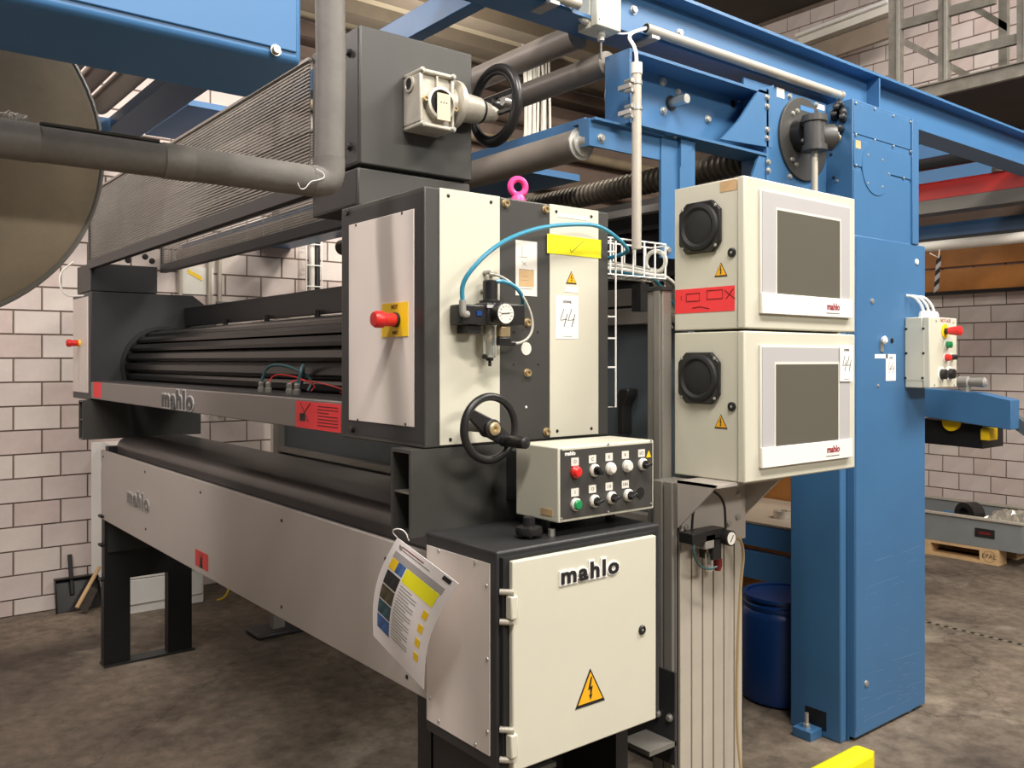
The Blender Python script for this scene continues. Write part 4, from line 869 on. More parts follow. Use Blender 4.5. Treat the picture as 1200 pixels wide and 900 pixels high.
prof = []; yy = 0.0
while yy < 3.4: prof += [(0.042, yy), (0.052, yy + 0.006), (0.054, yy + 0.013), (0.042, yy + 0.02)]; yy += 0.03
MB().lathe((2.88, 2.12, 2.39), (0, 1, 0), prof, 24).build('spiral_ribs', 'ridge', SP)
MB().cyl((2.88, 2.06, 2.39), (2.88, 2.13, 2.39), 0.03).build('journal', 'steel', SP)
B('steel_guide', 'steel', SP, 2.72, 2.76, 2.3, 4.6, 2.22, 2.25); B('steel_guide', 'greymetal', SP, 2.86, 2.92, 2.2, 5.0, 2.28, 2.31)
# ================================================================== BLUE COLUMN
BC = thing('blue_column', 'wide blue machine column with access panels, tags and scratched foot', 'column', (3.7, 2.08, 0))
cy = 1.955
B('column_front', 'blue', BC, 3.395, 4.0, cy, 2.21, 0.015, 2.125, 0.004)
B('column_plinth', 'deepblack', BC, 3.42, 3.98, cy + 0.02, 2.2, 0.0, 0.015)
B('side_channel', 'blue', BC, 3.335, 3.383, 1.985, 2.225, 0.0, 2.12, 0.006); B('channel_groove', 'darkblue', BC, 3.38, 3.396, 1.98, 2.2, 0.0, 2.12)
for x in (3.43,): B('front_fold', 'blue', BC, 3.40, x, cy - 0.002, cy, 0.05, 2.11)
B('column_head', 'blue', BC, 3.39, 3.87, 1.962, 2.22, 2.126, 2.697, 0.003)
B('head_flange', 'blue', BC, 3.872, 3.93, 1.95, 2.2, 2.126, 2.69, 0.002)
HYp = 1.962
def hp(u0, v0, u1, v1, t=0.003): return decal('access_panel', 'blue', BC, 'Y', HYp, u0, v0, u1, v1, 0, t, 0.001)
hp(1000, 120, 1067, 176); hp(1000, 163.5, 1067, 211, 0.004); hp(1000, 198, 1067, 287)
F = fr('Y', HYp, 1026, 197); MB().cyl(F.pt(0, 0, 0.003), F.pt(0, 0, 0.006), 0.118, n=48).build('round_cover', 'blue', BC)
for u, v in ((1002, 121), (1024, 128), (1046, 136), (1066, 143), (1002, 158), (1024, 164.5), (1046, 171.5), (1066, 178), (1002, 194), (1040, 204), (1058, 209), (1067, 184), (1016, 182), (1033, 188), (1016, 215), (1033, 219)): bolt(BC, 'Y', HYp, u, v, 0.006, 'zinc', 'screw', n=0.005)
decal('small_tag', 'palletwood', BC, 'Y', HYp, 1001.5, 164, 1007.5, 175, 0.004, 0.001)
for u, v, m, r in ((1074, 307, 'white', 0.014), (1022, 353, 'zinc', 0.012), (1029, 452, 'zinc', 0.008), (1015, 801, 'zinc', 0.014)): bolt(BC, 'Y', cy, u, v, r, m, 'screw')
tg = fr('Y', cy, 1033, 404); MB().rect(tg, -0.012, 0.012, -0.03, 0.02, 0, 0.004).build('switch_plate', 'zinc', BC); MB().lathe(tg.pt(0, 0.02, 0.004), (0, -1, 0), [(0.014, 0), (0.018, 0.012), (0.01, 0.02)], 14).build('toggle_switch', 'white', BC)
bolt(BC, 'Y', cy, 1045, 399, 0.012, 'plasticblack', 'screw'); decal('name_strip', 'white', BC, 'Y', cy, 1025, 415, 1040, 420, 0, 0.001)
tag44(BC, 'Y', cy, 1038, 415, 1049.5, 446, 0.0)
B('foot_lug', 'blue', BC, 3.25, 3.334, 2.07, 2.16, 0.0, 0.04, 0.003); MB().lathe((3.29, 2.115, 0.04), (0, 0, 1), [(0.016, 0), (0.016, 0.015), (0.009, 0.016), (0.009, 0.06)], 6).build('anchor_bolt', 'zinc', BC); B('foot_slot', 'deepblack', BC, 3.333, 3.336, 2.05, 2.15, 0.03, 0.11)
# scratches
b = MB(); rs = random.Random(3)
lines = [(1005, 665, 1078, 640), (1010, 692, 1070, 668), (1015, 822, 1080, 798), (1012, 845, 1075, 815), (1040, 775, 1076, 765), (1050, 735, 1066, 740), (1045, 710, 1075, 700)]
for _ in range(30):
    v0 = rs.choice((640, 690, 770, 800, 830)) + rs.uniform(-12, 24); u0 = rs.uniform(1005, 1064); L = rs.uniform(4, 18); lines.append((u0, v0, u0 + L, v0 - L * rs.uniform(0.25, 0.45)))
for _ in range(34):
    v0 = rs.uniform(775, 845); u0 = rs.uniform(1052, 1074); L = rs.uniform(2, 8); lines.append((u0, v0, u0 + L, v0 - L * rs.uniform(0.2, 0.5)))
for (u0, v0, u1, v1) in lines:
    n = 7; q = [onY(u0 + (u1 - u0) * k / n, v0 + (v1 - v0) * k / n + rs.uniform(-0.7, 0.7), cy) for k in range(n + 1)]
    for k in range(n):
        if rs.random() < 0.25: continue
        w = rs.uniform(0.0003, 0.0012); a, c = q[k], q[k + 1]
        b.add([(a.x, cy - 0.0004, a.z - w), (c.x, cy - 0.0004, c.z - w), (c.x, cy - 0.0004, c.z + w), (a.x, cy - 0.0004, a.z + w)], [(0, 1, 2, 3)])
b.build('paint_scratches', 'scratch', BC, kind='stuff', smooth=False)
# disc plate between channel and column
B('disc_plate', 'blue', BC, 2.815, 3.39, 2.085, 2.095, 2.2, 2.70)
F = fr('Y', 2.085, 940, 164)
MB().cyl(F.pt(0, 0, 0), F.pt(0, 0, 0.012), 0.172, n=64).build('black_disc', 'charcoal', BC, 0.002)
text('disc_lettering', 'ANDERER', 'blue', BC, Fr('Y', 2.085, F.pt(0.01, 0.135, 0)), 0.03, 0.012, 0.0004, 0.02) if False else MB().rect(F, -0.03, 0.07, 0.118, 0.138, 0.012, 0.0126).build('blue_strip', 'litblue', BC)
for u, v in ((929, 133), (934, 130), (928, 187), (933, 193)): bolt(BC, 'Y', 2.073, u, v, 0.008)
for u, v in ((925, 113), (956, 123), (925, 207)): bolt(BC, 'Y', 2.085, u, v, 0.009)
decal('white_label', 'offwhite', BC, 'Y', 2.085, 910, 102, 919, 116, 0, 0.001); decal('white_label', 'white', BC, 'Y', 2.085, 957, 121, 966, 130, 0.0, 0.001)
WG = thing('worm_gear', 'black worm gear unit with upright steel shaft on the round disc', 'gear unit', (3.25, 2.0, 2.4))
q = onY(937, 159, 2.07); MB().cyl((q.x, 2.072, q.z), (q.x, 2.03, q.z), 0.068, n=28).build('mount_flange', 'plasticblack', WG)
for a in range(4):
    t = math.pi / 4 + a * math.pi / 2; put('bolt', mesh_of('boltzinc', bolt_fn, 'zinc'), WG, (q.x + 0.05 * math.cos(t), 2.03, q.z + 0.05 * math.sin(t)), ROT['Y'], 0.009)
wx = onY(954.5, 156, 1.98); zt_ = onY(954.5, 136, 1.98).z; zb_ = onY(954.5, 177, 1.98).z
MB().lathe((wx.x, 1.98, zb_), (0, 0, 1), [(0.05, 0), (0.05, 0.022), (0.042, 0.025), (0.042, zt_ - zb_ - 0.028), (0.05, zt_ - zb_ - 0.025), (0.05, zt_ - zb_), (0.02, zt_ - zb_ + 0.004)], 20).build('worm_case', 'charcoal', WG)
MB().lathe((wx.x + 0.03, 1.98, (zt_ + zb_) / 2 - 0.01), (1, -0.6, 0), [(0.05, 0), (0.055, 0.03), (0.055, 0.055), (0.035, 0.06), (0.03, 0.075), (0.014, 0.08)], 12).build('worm_cover', 'charcoal', WG)
MB().lathe((wx.x + 0.03, 1.98, (zt_ + zb_) / 2 - 0.01) if False else Vector((wx.x + 0.03, 1.98, (zt_ + zb_) / 2 - 0.01)) + Vector((1, -0.6, 0)).normalized() * 0.08, (1, -0.6, 0), [(0.014, 0), (0.012, 0.01), (0.004, 0.012)], 12).build('shaft_end', 'brass', WG)
MB().cyl((wx.x, 1.98, zb_), (wx.x, 1.98, 1.5), 0.013, n=14).build('drive_shaft', 'alu', WG); MB().lathe((wx.x, 1.98, 1.5), (0, 0, -1), [(0.013, 0), (0.02, 0.006), (0.02, 0.05), (0.012, 0.056)], 14).build('shaft_coupling', 'plasticblack', WG)
CG = thing('cable_glands', 'cluster of black cable plugs on the side of the blue column', 'cable plugs', (3.36, 2.02, 2.5))
for u, v, l in ((985, 126, 0.05), (981, 131, 0.06), (978, 138, 0.05), (988, 133, 0.03), (985, 152, 0.06), (988, 140, 0.04)):
    q = onX(u, v, 3.389); MB().lathe(q, (-1, -0.5, 0.1 if v < 145 else -0.15), [(0.016, 0), (0.016, l * 0.4), (0.012, l * 0.5), (0.013, l * 1.2), (0.008, l * 1.25)], 12).build('cable_plug', 'plasticblack', CG)
for u, v in ((980, 166), (981, 212), (977, 208), (974, 181)): bolt(BC, 'X', 3.389, u, v, 0.007, 'zinc' if v in (212,) else 'plasticblack', 'screw')
# operator box on the column
OB = thing('operator_box', 'cream push button box with red stop button on the blue column', 'control box', (3.94, 1.9, 1.477))
B('box_base', 'cream', OB, 3.81, 4.065, 1.875, 1.953, 1.477, 1.79, 0.004); B('box_front', 'cream', OB, 3.81, 4.068, 1.843, 1.873, 1.477, 1.79, 0.004)
decal('side_cover', 'cream', OB, 'X', 3.81, 1061, 382, 1083, 446, 0, 0.002)
for u, v in ((1062, 385.5), (1082, 385), (1062, 414), (1082, 414), (1061, 443), (1081, 443)): bolt(OB, 'X', 3.808, u, v, 0.006, 'plasticblack', 'screw')
F = fr('Y', 1.843, 1107, 388)
MB().cyl(F.pt(0, 0, 0), F.pt(0, 0, 0.003), 0.032, n=28).build('stop_ring', 'yellow', OB)
MB().lathe(F.pt(0, 0, 0.003), (0, -1, 0), [(0.014, 0), (0.014, 0.02)], 16).build('stop_stem', 'plasticblack', OB); MB().lathe(F.pt(0, 0, 0.02), (0, -1, 0), [(0.016, 0), (0.02, 0.03), (0.021, 0.05), (0.012, 0.055)], 20).build('stop_button', 'red', OB)
text('stop_lettering', 'NOT-AUS', 'logored', OB, fr('Y', 1.843, 1108, 376), 0.022, 0, 0.0004)
for u, v, m, r in ((1109, 404, 'green', 0.016), (1108, 419, 'red', 0.016), (1103, 438.5, 'plasticblack', 0.024), (1112.5, 438, 'plasticblack', 0.024), (1115, 418.5, 'plasticblack', 0.013)):
    G = fr('Y', 1.843, u, v); rg = MB().cyl(G.pt(0, 0, 0), G.pt(0, 0, 0.003), r * 1.4, n=24).build('button_ring', 'white', OB); MB().lathe(G.pt(0, 0, 0.003), (0, -1, 0), [(r, 0), (r * 0.9, 0.02), (r * 0.4, 0.024)], 18).build('push_cap', m, rg)
for u, v in ((1097, 376), (1117, 378), (1095, 451), (1118, 451)): bolt(OB, 'Y', 1.843, u, v, 0.005, 'zinc', 'screw')
for i in range(3):
    x = 3.87 + i * 0.05; MB().lathe((x, 1.9, 1.79), (0, 0, 1), [(0.02, 0), (0.02, 0.016), (0.014, 0.03)], 12).build('cable_gland', 'white', OB)
    MB().tube([(x, 1.9, 1.82), (x - 0.01, 1.905, 1.85), (x - 0.035, 1.925, 1.885), (x - 0.05, 1.953, 1.89)], 0.006, 8, 2).build('white_cable', 'white', OB)
# ================================================================== WIRE TRAY + ENCLOSURE BEHIND
EN = thing('machine_enclosure', 'dark grey machine enclosure with aluminium frame and black door handle', 'enclosure', (2.7, 4.0, 0.8))
B('enclosure_panel', 'enclosure', EN, 2.62, 2.66, 2.2, 5.9, 0.0, 1.75)
for z0, z1 in ((1.745, 1.81), (1.82, 1.89), (0.86, 0.93), (0.95, 0.985)): B('frame_profile', 'alugrey', EN, 2.575, 2.66, 2.2, 5.95, z0, z1, 0.002)
B('frame_post', 'alugrey', EN, 2.57, 2.66, 5.9, 5.98, 0.0, 1.9); B('frame_post', 'alugrey', EN, 2.57, 2.66, 4.95, 5.03, 0.0, 1.8) if False else None
for z in (0.2,): B('lower_panel', 'deepblack', EN, 2.6, 2.618, 2.2, 5.9, 0.0, 0.86)
F = fr('X', 2.62, 738, 508); s = F.m
MB().poly(F, [(-3 * s * 1.3, 0), (4 * s, 0), (4 * s, 32 * s), (13 * s, 46 * s), (13 * s, 53 * s), (0, 53 * s), (-3 * s * 1.3, 48 * s)], 0.0, 0.06).build('door_handle', 'plasticblack', EN, 0.006)
B('light_panel', 'offwhite', EN, 2.6, 2.64, 5.99, 6.1, 0.9, 1.6)
DB = thing('dark_backing', 'black sheet standing in for the dark machine interior behind the wire basket', 'enclosure', (3.1, 3.4, 0))
B('backing_panel', 'deepblack', DB, 3.05, 3.1, 2.3, 4.9, 0.0, 2.3)  # black sheet put in for the unlit depth of the machine
for z in (1.98, 2.1, 2.2): B('backing_bar', 'black', DB, 3.0, 3.05, 2.3, 4.9, z, z + 0.02)
WB = thing('wire_basket', 'white wire cable basket beside the cream housing', 'cable basket', (2.0, 2.2, 1.8))
b = MB(); R_ = 0.003
def W(*pts): b.tube(list(pts), R_, 5)
xa_, xb_, y_a, y_b = 1.90, 2.24, 1.95, 2.04
for z in (1.87, 1.985):
    W((xa_, y_a, z), (xb_ - 0.03, y_a, z), (xb_, y_a + 0.03, z), (xb_, y_b, z), (xa_, y_b, z), (xa_, y_a, z))
for i in range(7):
    x = xa_ + (xb_ - xa_ - 0.03) * i / 6; W((x, y_a, 1.985), (x, y_a, 1.87), (x, y_b, 1.87), (x, y_b, 1.985))
W((xb_, y_a + 0.03, 1.985), (xb_, y_a + 0.03, 1.82))
b.build('basket_wires', 'white', WB)
for i in range(9):
    yv = 1.97 + 0.012 * i; zv = 1.885 + 0.008 * (i % 4)
    MB().tube([(1.86, yv, zv), (2.02, yv + 0.005, zv + 0.01), (2.18, yv, zv - 0.005), (2.23, yv - 0.01, zv - 0.01 * (i % 3)), (2.4, yv + 0.02, zv - 0.09 - 0.01 * i)], 0.0055, 6, 2).build('cable', random.choice(['offwhite', 'clearhose', 'alugrey', 'bluehose']), WB)
MB().torus((2.2, 1.985, 1.93), (1, 0.4, 0), 0.035, 0.008, 20, 6).build('cable_loop', 'clearhose', WB)
B('clamp_block', 'plasticblack', WB, 2.1, 2.14, 1.96, 2.0, 1.76, 1.85)
# ================================================================== RIGHT BACKGROUND
RB = thing('red_beam', 'red steel beam hanging right of the blue column', 'girder', (6.0, 2.6, 2.6))
za = onX(1140, 207, 6.0).z; zb2 = onX(1140, 228, 6.0).z
B('beam', 'crimson', RB, 5.97, 6.05, 1.6, 4.3, zb2, za); B('lower_lip', 'greymetal', RB, 5.97, 6.12, 1.6, 4.3, zb2 - 0.09, zb2 - 0.002)
q = onX(1171, 204, 5.96); MB().lathe((6.0, q.y, za), (0, 0, 1), [(0.06, 0), (0.06, 0.03), (0.03, 0.05), (0.015, 0.06), (0.015, 0.16)], 12).build('hanger_clamp', 'zinc', RB)
RF = thing('rear_frame', 'blue and black machine frame stacked behind the column below the red beam', 'machine frame', (6.1, 3.9, 0))
def fb(name, m, X, u, v0, v1, dx, y0=1.4, y1=4.0):
    z1 = onX(u, v0, X).z; z0 = onX(u, v1, X).z; B(name, m, RF, X, X + dx, y0, y1, z0, z1, 0.003)
fb('timber_rail', 'rollerbrown', 6.5, 1140, 240, 258, 0.06)
fb('lower_beam', 'darkblue', 6.3, 1140, 258, 276, 0.08)
fb('black_rail', 'deepblack', 6.2, 1140, 274, 281, 0.06)
fb('crossmember', 'blue', 6.6, 1110, 190, 212, 0.1)
fb('upper_plate', 'blue', 5.5, 1100, 165, 183, 0.05, 2.3)
fb('gap_cover', 'deepblack', 5.8, 1110, 180, 194, 0.05, 2.0)
for x in (5.5, 5.8, 6.2, 6.3, 6.5, 6.62): B('frame_post', 'darkblue', RF, x, x + 0.05, 4.0, 4.06, 0, 2.6 if x > 6.1 else 3.1)
WT = thing('white_tube', 'white cardboard tube lying horizontally at right', 'tube', (6.1, 2.8, 2.3))
q = onX(1140, 284, 6.1); MB().cyl((6.1, 2.05, q.z), (6.1, 4.4, q.z), 0.036, n=24).build('tube', 'offwhite', WT); MB().cyl((6.1, 1.95, q.z), (6.1, 2.045, q.z), 0.04, n=24).build('black_collar', 'plasticblack', WT); MB().cyl((6.1, 1.4, q.z), (6.1, 1.95, q.z), 0.036, n=24).build('tube', 'offwhite', WT)
HZ = thing('hazard_strip', 'black and white striped hanging strip beside the blue column', 'marker strip', (6.0, 2.83, 2.0))
q0 = onX(1100, 301, 6.08); q1 = onX(1097, 340, 6.08); hz_n = 6
for i in range(hz_n):
    a = q0 + (q1 - q0) * (i / hz_n); c = q0 + (q1 - q0) * ((i + 1) / hz_n); w = 0.017
    MB().prism([a + Vector((0, w, -0.02)), a + Vector((0, -w, 0.01)), c + Vector((0, -w, 0.01)), c + Vector((0, w, -0.02))], (0.004, 0, 0)).build('stripe', 'ink' if i % 2 == 0 else 'bezelgrey', HZ)
MB().tube([q0 + Vector((0, 0.06, 0.03)), q0 + Vector((0, 0.0, -0.005)), q0 + Vector((0, -0.01, 0.1))], 0.004, 6).build('hook_wire', 'white', HZ)
# blue arm with tray
AR = thing('blue_arm', 'blue sloping machine arm with yellow and black parts right of the column', 'machine arm', (4.65, 2.0, 1.2))
XA = 4.6
poly = [onX(u, v, XA) for u, v in ((1080, 455), (1144, 460), (1185, 469), (1184, 504), (1080, 488))]
MB().prism(poly, (0.1, 0, 0)).build('arm_plate', 'blue', AR, 0.003)
tr = [onX(u, v, 4.66) for u, v in ((1080, 490), (1151, 499), (1151, 526), (1080, 519))]; MB().prism(tr, (0.25, 0, 0)).build('black_tray', 'deepblack', AR)
q = onX(1114, 495, 4.64); MB().cyl(q, q + Vector((0.1, 0, 0)), 0.045, n=24).build('yellow_disc', 'yellow', AR); 
q = onX(1156, 509, 4.66); B('yellow_block', 'yellow', AR, 4.64, 4.74, q.y - 0.022, q.y + 0.022, q.z - 0.03, q.z + 0.03, 0.004)
q = onX(1135, 446, 4.62); MB().lathe(q + Vector((0, 0.09, -0.008)), (0, -1, 0), [(0.022, 0), (0.022, 0.04), (0.03, 0.045), (0.03, 0.09), (0.022, 0.095), (0.026, 0.17), (0.012, 0.18)], 16).build('valve_body', 'steel', AR); MB().cyl(q + Vector((0, 0.01, -0.07)), q + Vector((0, 0.01, 0)), 0.02).build('valve_stem', 'zinc', AR)
MB().prism([onX(u, v, 4.7) for u, v in ((1185, 484), (1215, 505), (1215, 522), (1185, 500))], (0.05, 0, 0)).build('dark_strut', 'enclosure', AR)
# pallet with grey bin
PL = thing('wooden_pallet', 'pale wooden pallet stamped EPAL under the grey metal bin', 'pallet', (7.6, 3.4, 0))
px0, px1, py0, py1 = 7.17, 7.97, 2.93, 4.13
for x in (px0, 7.5, 7.83): 
    B('bottom_board', 'palletwood', PL, x, x + 0.14, py0, py1, 0, 0.022)
    for y in (py0, 3.46, 3.985): B('block', 'palletwood', PL, x, x + 0.14, y, y + 0.145, 0.022, 0.1)
for i in range(5): B('deck_board', 'palletwood', PL, px0 + i * 0.165, px0 + i * 0.165 + 0.14, py0, py1, 0.1, 0.122)
F = Fr('X', px0, (px0, py0 + 0.0725, 0.061)); text('pallet_stamp', 'EPAL', 'rollerbrown', PL, F, 0.05, 0, 0.0005, 0.01)
MB().lathe(F.pt(0, 0, 0), (-1, 0, 0), [(0.046, 0), (0.046, 0.0006), (0.043, 0.0006), (0.043, 0)], 28, True).build('stamp_ring', 'rollerbrown', PL)
BN = thing('grey_bin', 'grey metal tray on the pallet holding a roll and crumpled foil', 'bin', (7.6, 3.3, 0.122))
bb0, bb1, bz, bh = 2.76, 4.1, 0.1225, 0.34
for nm, a in (('front_wall', (7.17, 7.185, bb0, bb1)), ('rear_wall', (7.95, 7.965, bb0, bb1)), ('end_wall', (7.185, 7.95, bb0, bb0 + 0.015)), ('end_wall', (7.185, 7.95, bb1 - 0.015, bb1))): B(nm, 'binside', BN, *a, bz, bh, 0.002)
B('bin_floor', 'binside', BN, 7.185, 7.95, bb0 + 0.015, bb1 - 0.015, bz, bz + 0.012)
for a in ((7.155, 7.195, bb0 - 0.01, bb1), (7.935, 7.975, bb0 - 0.01, bb1)): B('rim', 'alu', BN, *a, bh, bh + 0.02, 0.003)
q = onX(1154, 625, 7.168); B('handle_plate', 'plasticblack', BN, 7.164, 7.17, q.y - 0.075, q.y + 0.075, q.z - 0.035, q.z + 0.035, 0.03); B('handle_slot', 'inkred', BN, 7.1625, 7.164, q.y - 0.045, q.y + 0.045, q.z - 0.009, q.z + 0.009)
RL = thing('black_roll', 'black tape roll lying in the grey bin', 'tape roll', (7.5, 3.25, 0.3))
q = onX(1133, 598, 7.45); MB().lathe((7.4, q.y, q.z - 0.03), (1, -0.35, 0), [(0.1, 0), (0.1, 0.12), (0.055, 0.12), (0.055, 0)], 32, True).build('roll', 'plasticblack', RL)
FO = thing('crumpled_foil', 'crumpled clear plastic film heaped in the grey bin', 'plastic film', (7.5, 2.95, 0.3))
b = MB(); nx, ny = 14, 14; vs = []
for j in range(ny + 1):
    for i in range(nx + 1):
        e = math.sin(math.pi * i / nx) * math.sin(math.pi * j / ny); vs.append((7.25 + 0.5 * i / nx, 2.79 + 0.36 * j / ny, 0.29 + 0.09 * e ** 0.5 + random.uniform(-0.025, 0.025) * (e > 0)))
b.add(vs, [(j * 15 + i, j * 15 + i + 1, (j + 1) * 15 + i + 1, (j + 1) * 15 + i) for j in range(ny) for i in range(nx)])
o = b.build('film', 'foil', FO, smooth=False); sm = o.modifiers.new('t', 'SOLIDIFY'); sm.thickness = 0.002
BT = thing('blue_scrap', 'small blue cloth scrap beside the black roll in the bin', 'cloth', (7.5, 3.5, 0.3)); q = onX(1110, 600, 7.45); MB().lathe((7.45, q.y, 0.28), (0, 0, 1), [(0.07, 0), (0.06, 0.03), (0.03, 0.05), (0.005, 0.055)], 9).build('scrap', 'blue', BT)
# table and rails behind the column
TB = thing('low_table', 'low brown bench with blue rails behind the drum', 'bench', (4.3, 3.0, 0))
XT = 4.0
def xz(u, v): return onX(u, v, XT).z
B('rail', 'blue', TB, XT, XT + 0.06, 2.45, 4.0, xz(900, 643), xz(900, 618)); B('rail', 'blue', TB, XT, XT + 0.06, 2.45, 4.0, xz(900, 682), xz(900, 650))
zt2 = xz(900, 617); B('bench_top', 'tabletop', TB, XT, XT + 0.75, 2.45, 4.0, zt2, zt2 + 0.012); 
for x in (XT + 0.01, XT + 0.68):
    for y in (2.47, 3.92): B('bench_leg', 'blue', TB, x, x + 0.05, y, y + 0.05, 0, zt2)
WPn = thing('wood_panel', 'orange plywood panel standing behind the low bench', 'wood panel', (4.8, 3.2, 0)); B('panel', 'wood', WPn, 4.77, 4.8, 2.4, 4.4, 0.0, 1.35); None
q = onZ(917, 607, zt2 + 0.012); RT_ = thing('tape_ring', 'silver tape reel lying on the low bench', 'tape roll', (q.x, q.y, zt2 + 0.0125)); MB().lathe((q.x, q.y, zt2 + 0.0125), (0, 0, 1), [(0.05, 0), (0.05, 0.04), (0.032, 0.04), (0.032, 0)], 28, True).build('reel', 'foil', RT_)
# drum
dcx, dcy = 3.60, 2.44
DR = thing('blue_drum', 'dark blue plastic drum standing behind the blue column', 'drum', (dcx, dcy, 0))
MB().lathe((dcx, dcy, 0), (0, 0, 1), [(0.175, 0), (0.196, 0.015), (0.2, 0.05), (0.2, 0.40), (0.19, 0.425), (0.183, 0.432), (0.188, 0.44), (0.188, 0.455), (0.178, 0.46), (0.178, 0.48)], 48).build('drum_shell', 'drumblue', DR)
MB().lathe((dcx, dcy, 0.478), (0, 0, 1), [(0.188, 0), (0.188, 0.016), (0.168, 0.016), (0.168, -0.0)], 48, True).build('drum_rim', 'drumblue', DR); MB().cyl((dcx, dcy, 0.479), (dcx, dcy, 0.484), 0.168, n=40).build('drum_inside', 'drumblue', DR)
YBAR = thing('yellow_bar', 'bright yellow painted steel bar on the floor at bottom right', 'safety bar', (2.7, 1.75, 0))
q0 = onZ(1002, 870, 0.12); B('bar', 'neon', YBAR, 2.2, q0.x, q0.y - 0.085, q0.y, 0.0, 0.12, 0.02); B('end_cap', 'yellow', YBAR, q0.x, q0.x + 0.01, q0.y - 0.075, q0.y - 0.01, 0.02, 0.11, 0.003)
# mezzanine
MZ = thing('mezzanine', 'galvanised mezzanine platform with railings at the upper right', 'platform', (7.2, 2.5, 3.5))
mz0 = onX(1150, 101, 6.5).z; mz1 = onX(1150, 87, 6.5).z
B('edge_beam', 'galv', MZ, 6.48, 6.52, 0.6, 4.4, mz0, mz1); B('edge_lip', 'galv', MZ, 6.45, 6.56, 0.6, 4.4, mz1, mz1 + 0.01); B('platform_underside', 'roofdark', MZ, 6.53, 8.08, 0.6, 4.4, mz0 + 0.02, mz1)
for u, w in ((1047, 0.09), (1104, 0.07), (1197, 0.07)):
    y = onX(u, 60, 6.55).y; B('rail_post', 'galv', MZ, 6.56, 6.62, y - w / 2, y + w / 2, mz1 + 0.01, 5.25)
    B('post_lip', 'steel', MZ, 6.545, 6.56, y - w / 2, y - w / 2 + 0.02, mz1 + 0.01, 5.25)
def rail(u0, v0, u1, v1, X=6.58, w=0.035):
    a = onX(u0, v0, X); c = onX(u1, v1, X); MB().prism([a + Vector((0, 0, -w)), c + Vector((0, 0, -w)), c + Vector((0, 0, w)), a + Vector((0, 0, w))], (0.04, 0, 0)).build('rail', 'galv', MZ)
rail(1040, 33, 1165, -2); rail(1108, 66, 1195, 44); rail(1052, 45, 1140, 92, 6.9, 0.03); rail(1140, 8, 1180, 32, 6.9, 0.03)
B('far_post', 'galv', MZ, 6.9, 6.95, onX(1175, 50, 6.9).y - 0.03, onX(1175, 50, 6.9).y + 0.03, mz1 + 0.01, 4.4)
LM = thing('batten_lamp', 'switched off white batten lamp on the upper block wall', 'lamp', (7.9, 4.0, 4.9))
a = onX(935, 46, 7.6); c = onX(1042, 6, 7.6)
MB().prism([a + Vector((0, 0, -0.06)), c + Vector((0, 0, -0.06)), c + Vector((0, 0, 0.02)), a + Vector((0, 0, 0.02))], (0.12, 0, 0)).build('lamp_body', 'offwhite', LM); MB().cyl(a + Vector((-0.03, 0, 0.03)), c + Vector((-0.03, 0, 0.03)), 0.02, n=12).build('lamp_tube', 'white', LM); MB().prism([a + Vector((0.1, 0, -0.25)), c + Vector((0.1, 0, -0.25)), c + Vector((0.1, 0, -0.07)), a + Vector((0.1, 0, -0.07))], (0.05, 0, 0)).build('lamp_rail', 'tabletop', LM)
SD = thing('wall_backdrop', 'added brown duct on the rear wall under the deck', 'backdrop', (5.3, 6.1, 2.65))
B('backdrop', 'rollerbrown', SD, 2.65, 8.0, 6.06, 6.188, 2.65, 3.95); B('backdrop_strap', 'rib', SD, 3.6, 3.68, 6.05, 6.06, 2.65, 3.95); B('backdrop_strap', 'rib', SD, 5.0, 5.08, 6.05, 6.06, 2.65, 3.95)  # sheet added over the rear wall to make it darker
BP = thing('blue_cross_plate', 'blue plate glimpsed under the lowest grey roller', 'girder', (2.6, 3.1, 2.36))
B('plate', 'blue', BP, 2.5, 2.8, 3.0, 6.189, 2.44, 2.47)
# ceiling services behind the rollers
SV = thing('service_pipes', 'bundle of brownish pipes on the rear wall under the deck', 'pipes', (4.0, 6.1, 3.5))
for z, r, m in ((3.75, 0.07, 'rollerbrown'), (3.5, 0.05, 'tan'), (3.2, 0.06, 'rollerbrown'), (2.95, 0.04, 'greymetal')): MB().cyl((2.7, 5.97, z), (7.9, 5.97, z), r, n=16).build('pipe', m, SV)
B('brown_beam', 'rollerbrown', SV, 2.7, 8.0, 5.94, 6.15, 3.98, 4.08)
CT = thing('cable_riser', 'bundle of white cables hanging upright under the grey rollers', 'cables', (3.2, 5.7, 2.8))
for i in range(12):
    u = 613 + i * 2.7; q = onY(u, 140, 5.5); MB().tube([(q.x, 5.5, 4.2), (q.x + random.uniform(-.03, .03), 5.5 + random.uniform(-.02, .02), 3.6), (q.x + random.uniform(-.03, .03), 5.5, 3.25), (q.x, 5.5, 3.2)], 0.011, 6, 2).build('cable', random.choice(['offwhite', 'clearhose', 'white']), CT)
# wall services at left
WC = thing('wall_conduits', 'upright wire cable ladder and conduit on the left block wall', 'conduit', (2.9, 6.15, 1.0))
for u in (359, 377): q = onY(u, 300, 6.12); MB().cyl((q.x, 6.12, 1.0), (q.x, 6.12, 3.2), 0.006, n=6).build('ladder_rail', 'white', WC)
for i in range(12): qa = onY(359, 300, 6.12).x; qb = onY(377, 300, 6.12).x; MB().cyl((qa, 6.12, 1.2 + 0.16 * i), (qb, 6.12, 1.2 + 0.16 * i), 0.005, n=6).build('ladder_rung', 'white', WC)
for u, r, m in ((366, 0.022, 'offwhite'), (372, 0.024, 'deepblack')): q = onY(u, 300, 6.15); MB().cyl((q.x, 6.16, 1.0), (q.x, 6.16, 3.2), r, n=12).build('conduit', m, WC)
WS = thing('wall_switchgear', 'grey conduit and notice with yellow stripe on the left block wall', 'conduit', (2.0, 6.15, 1.5))
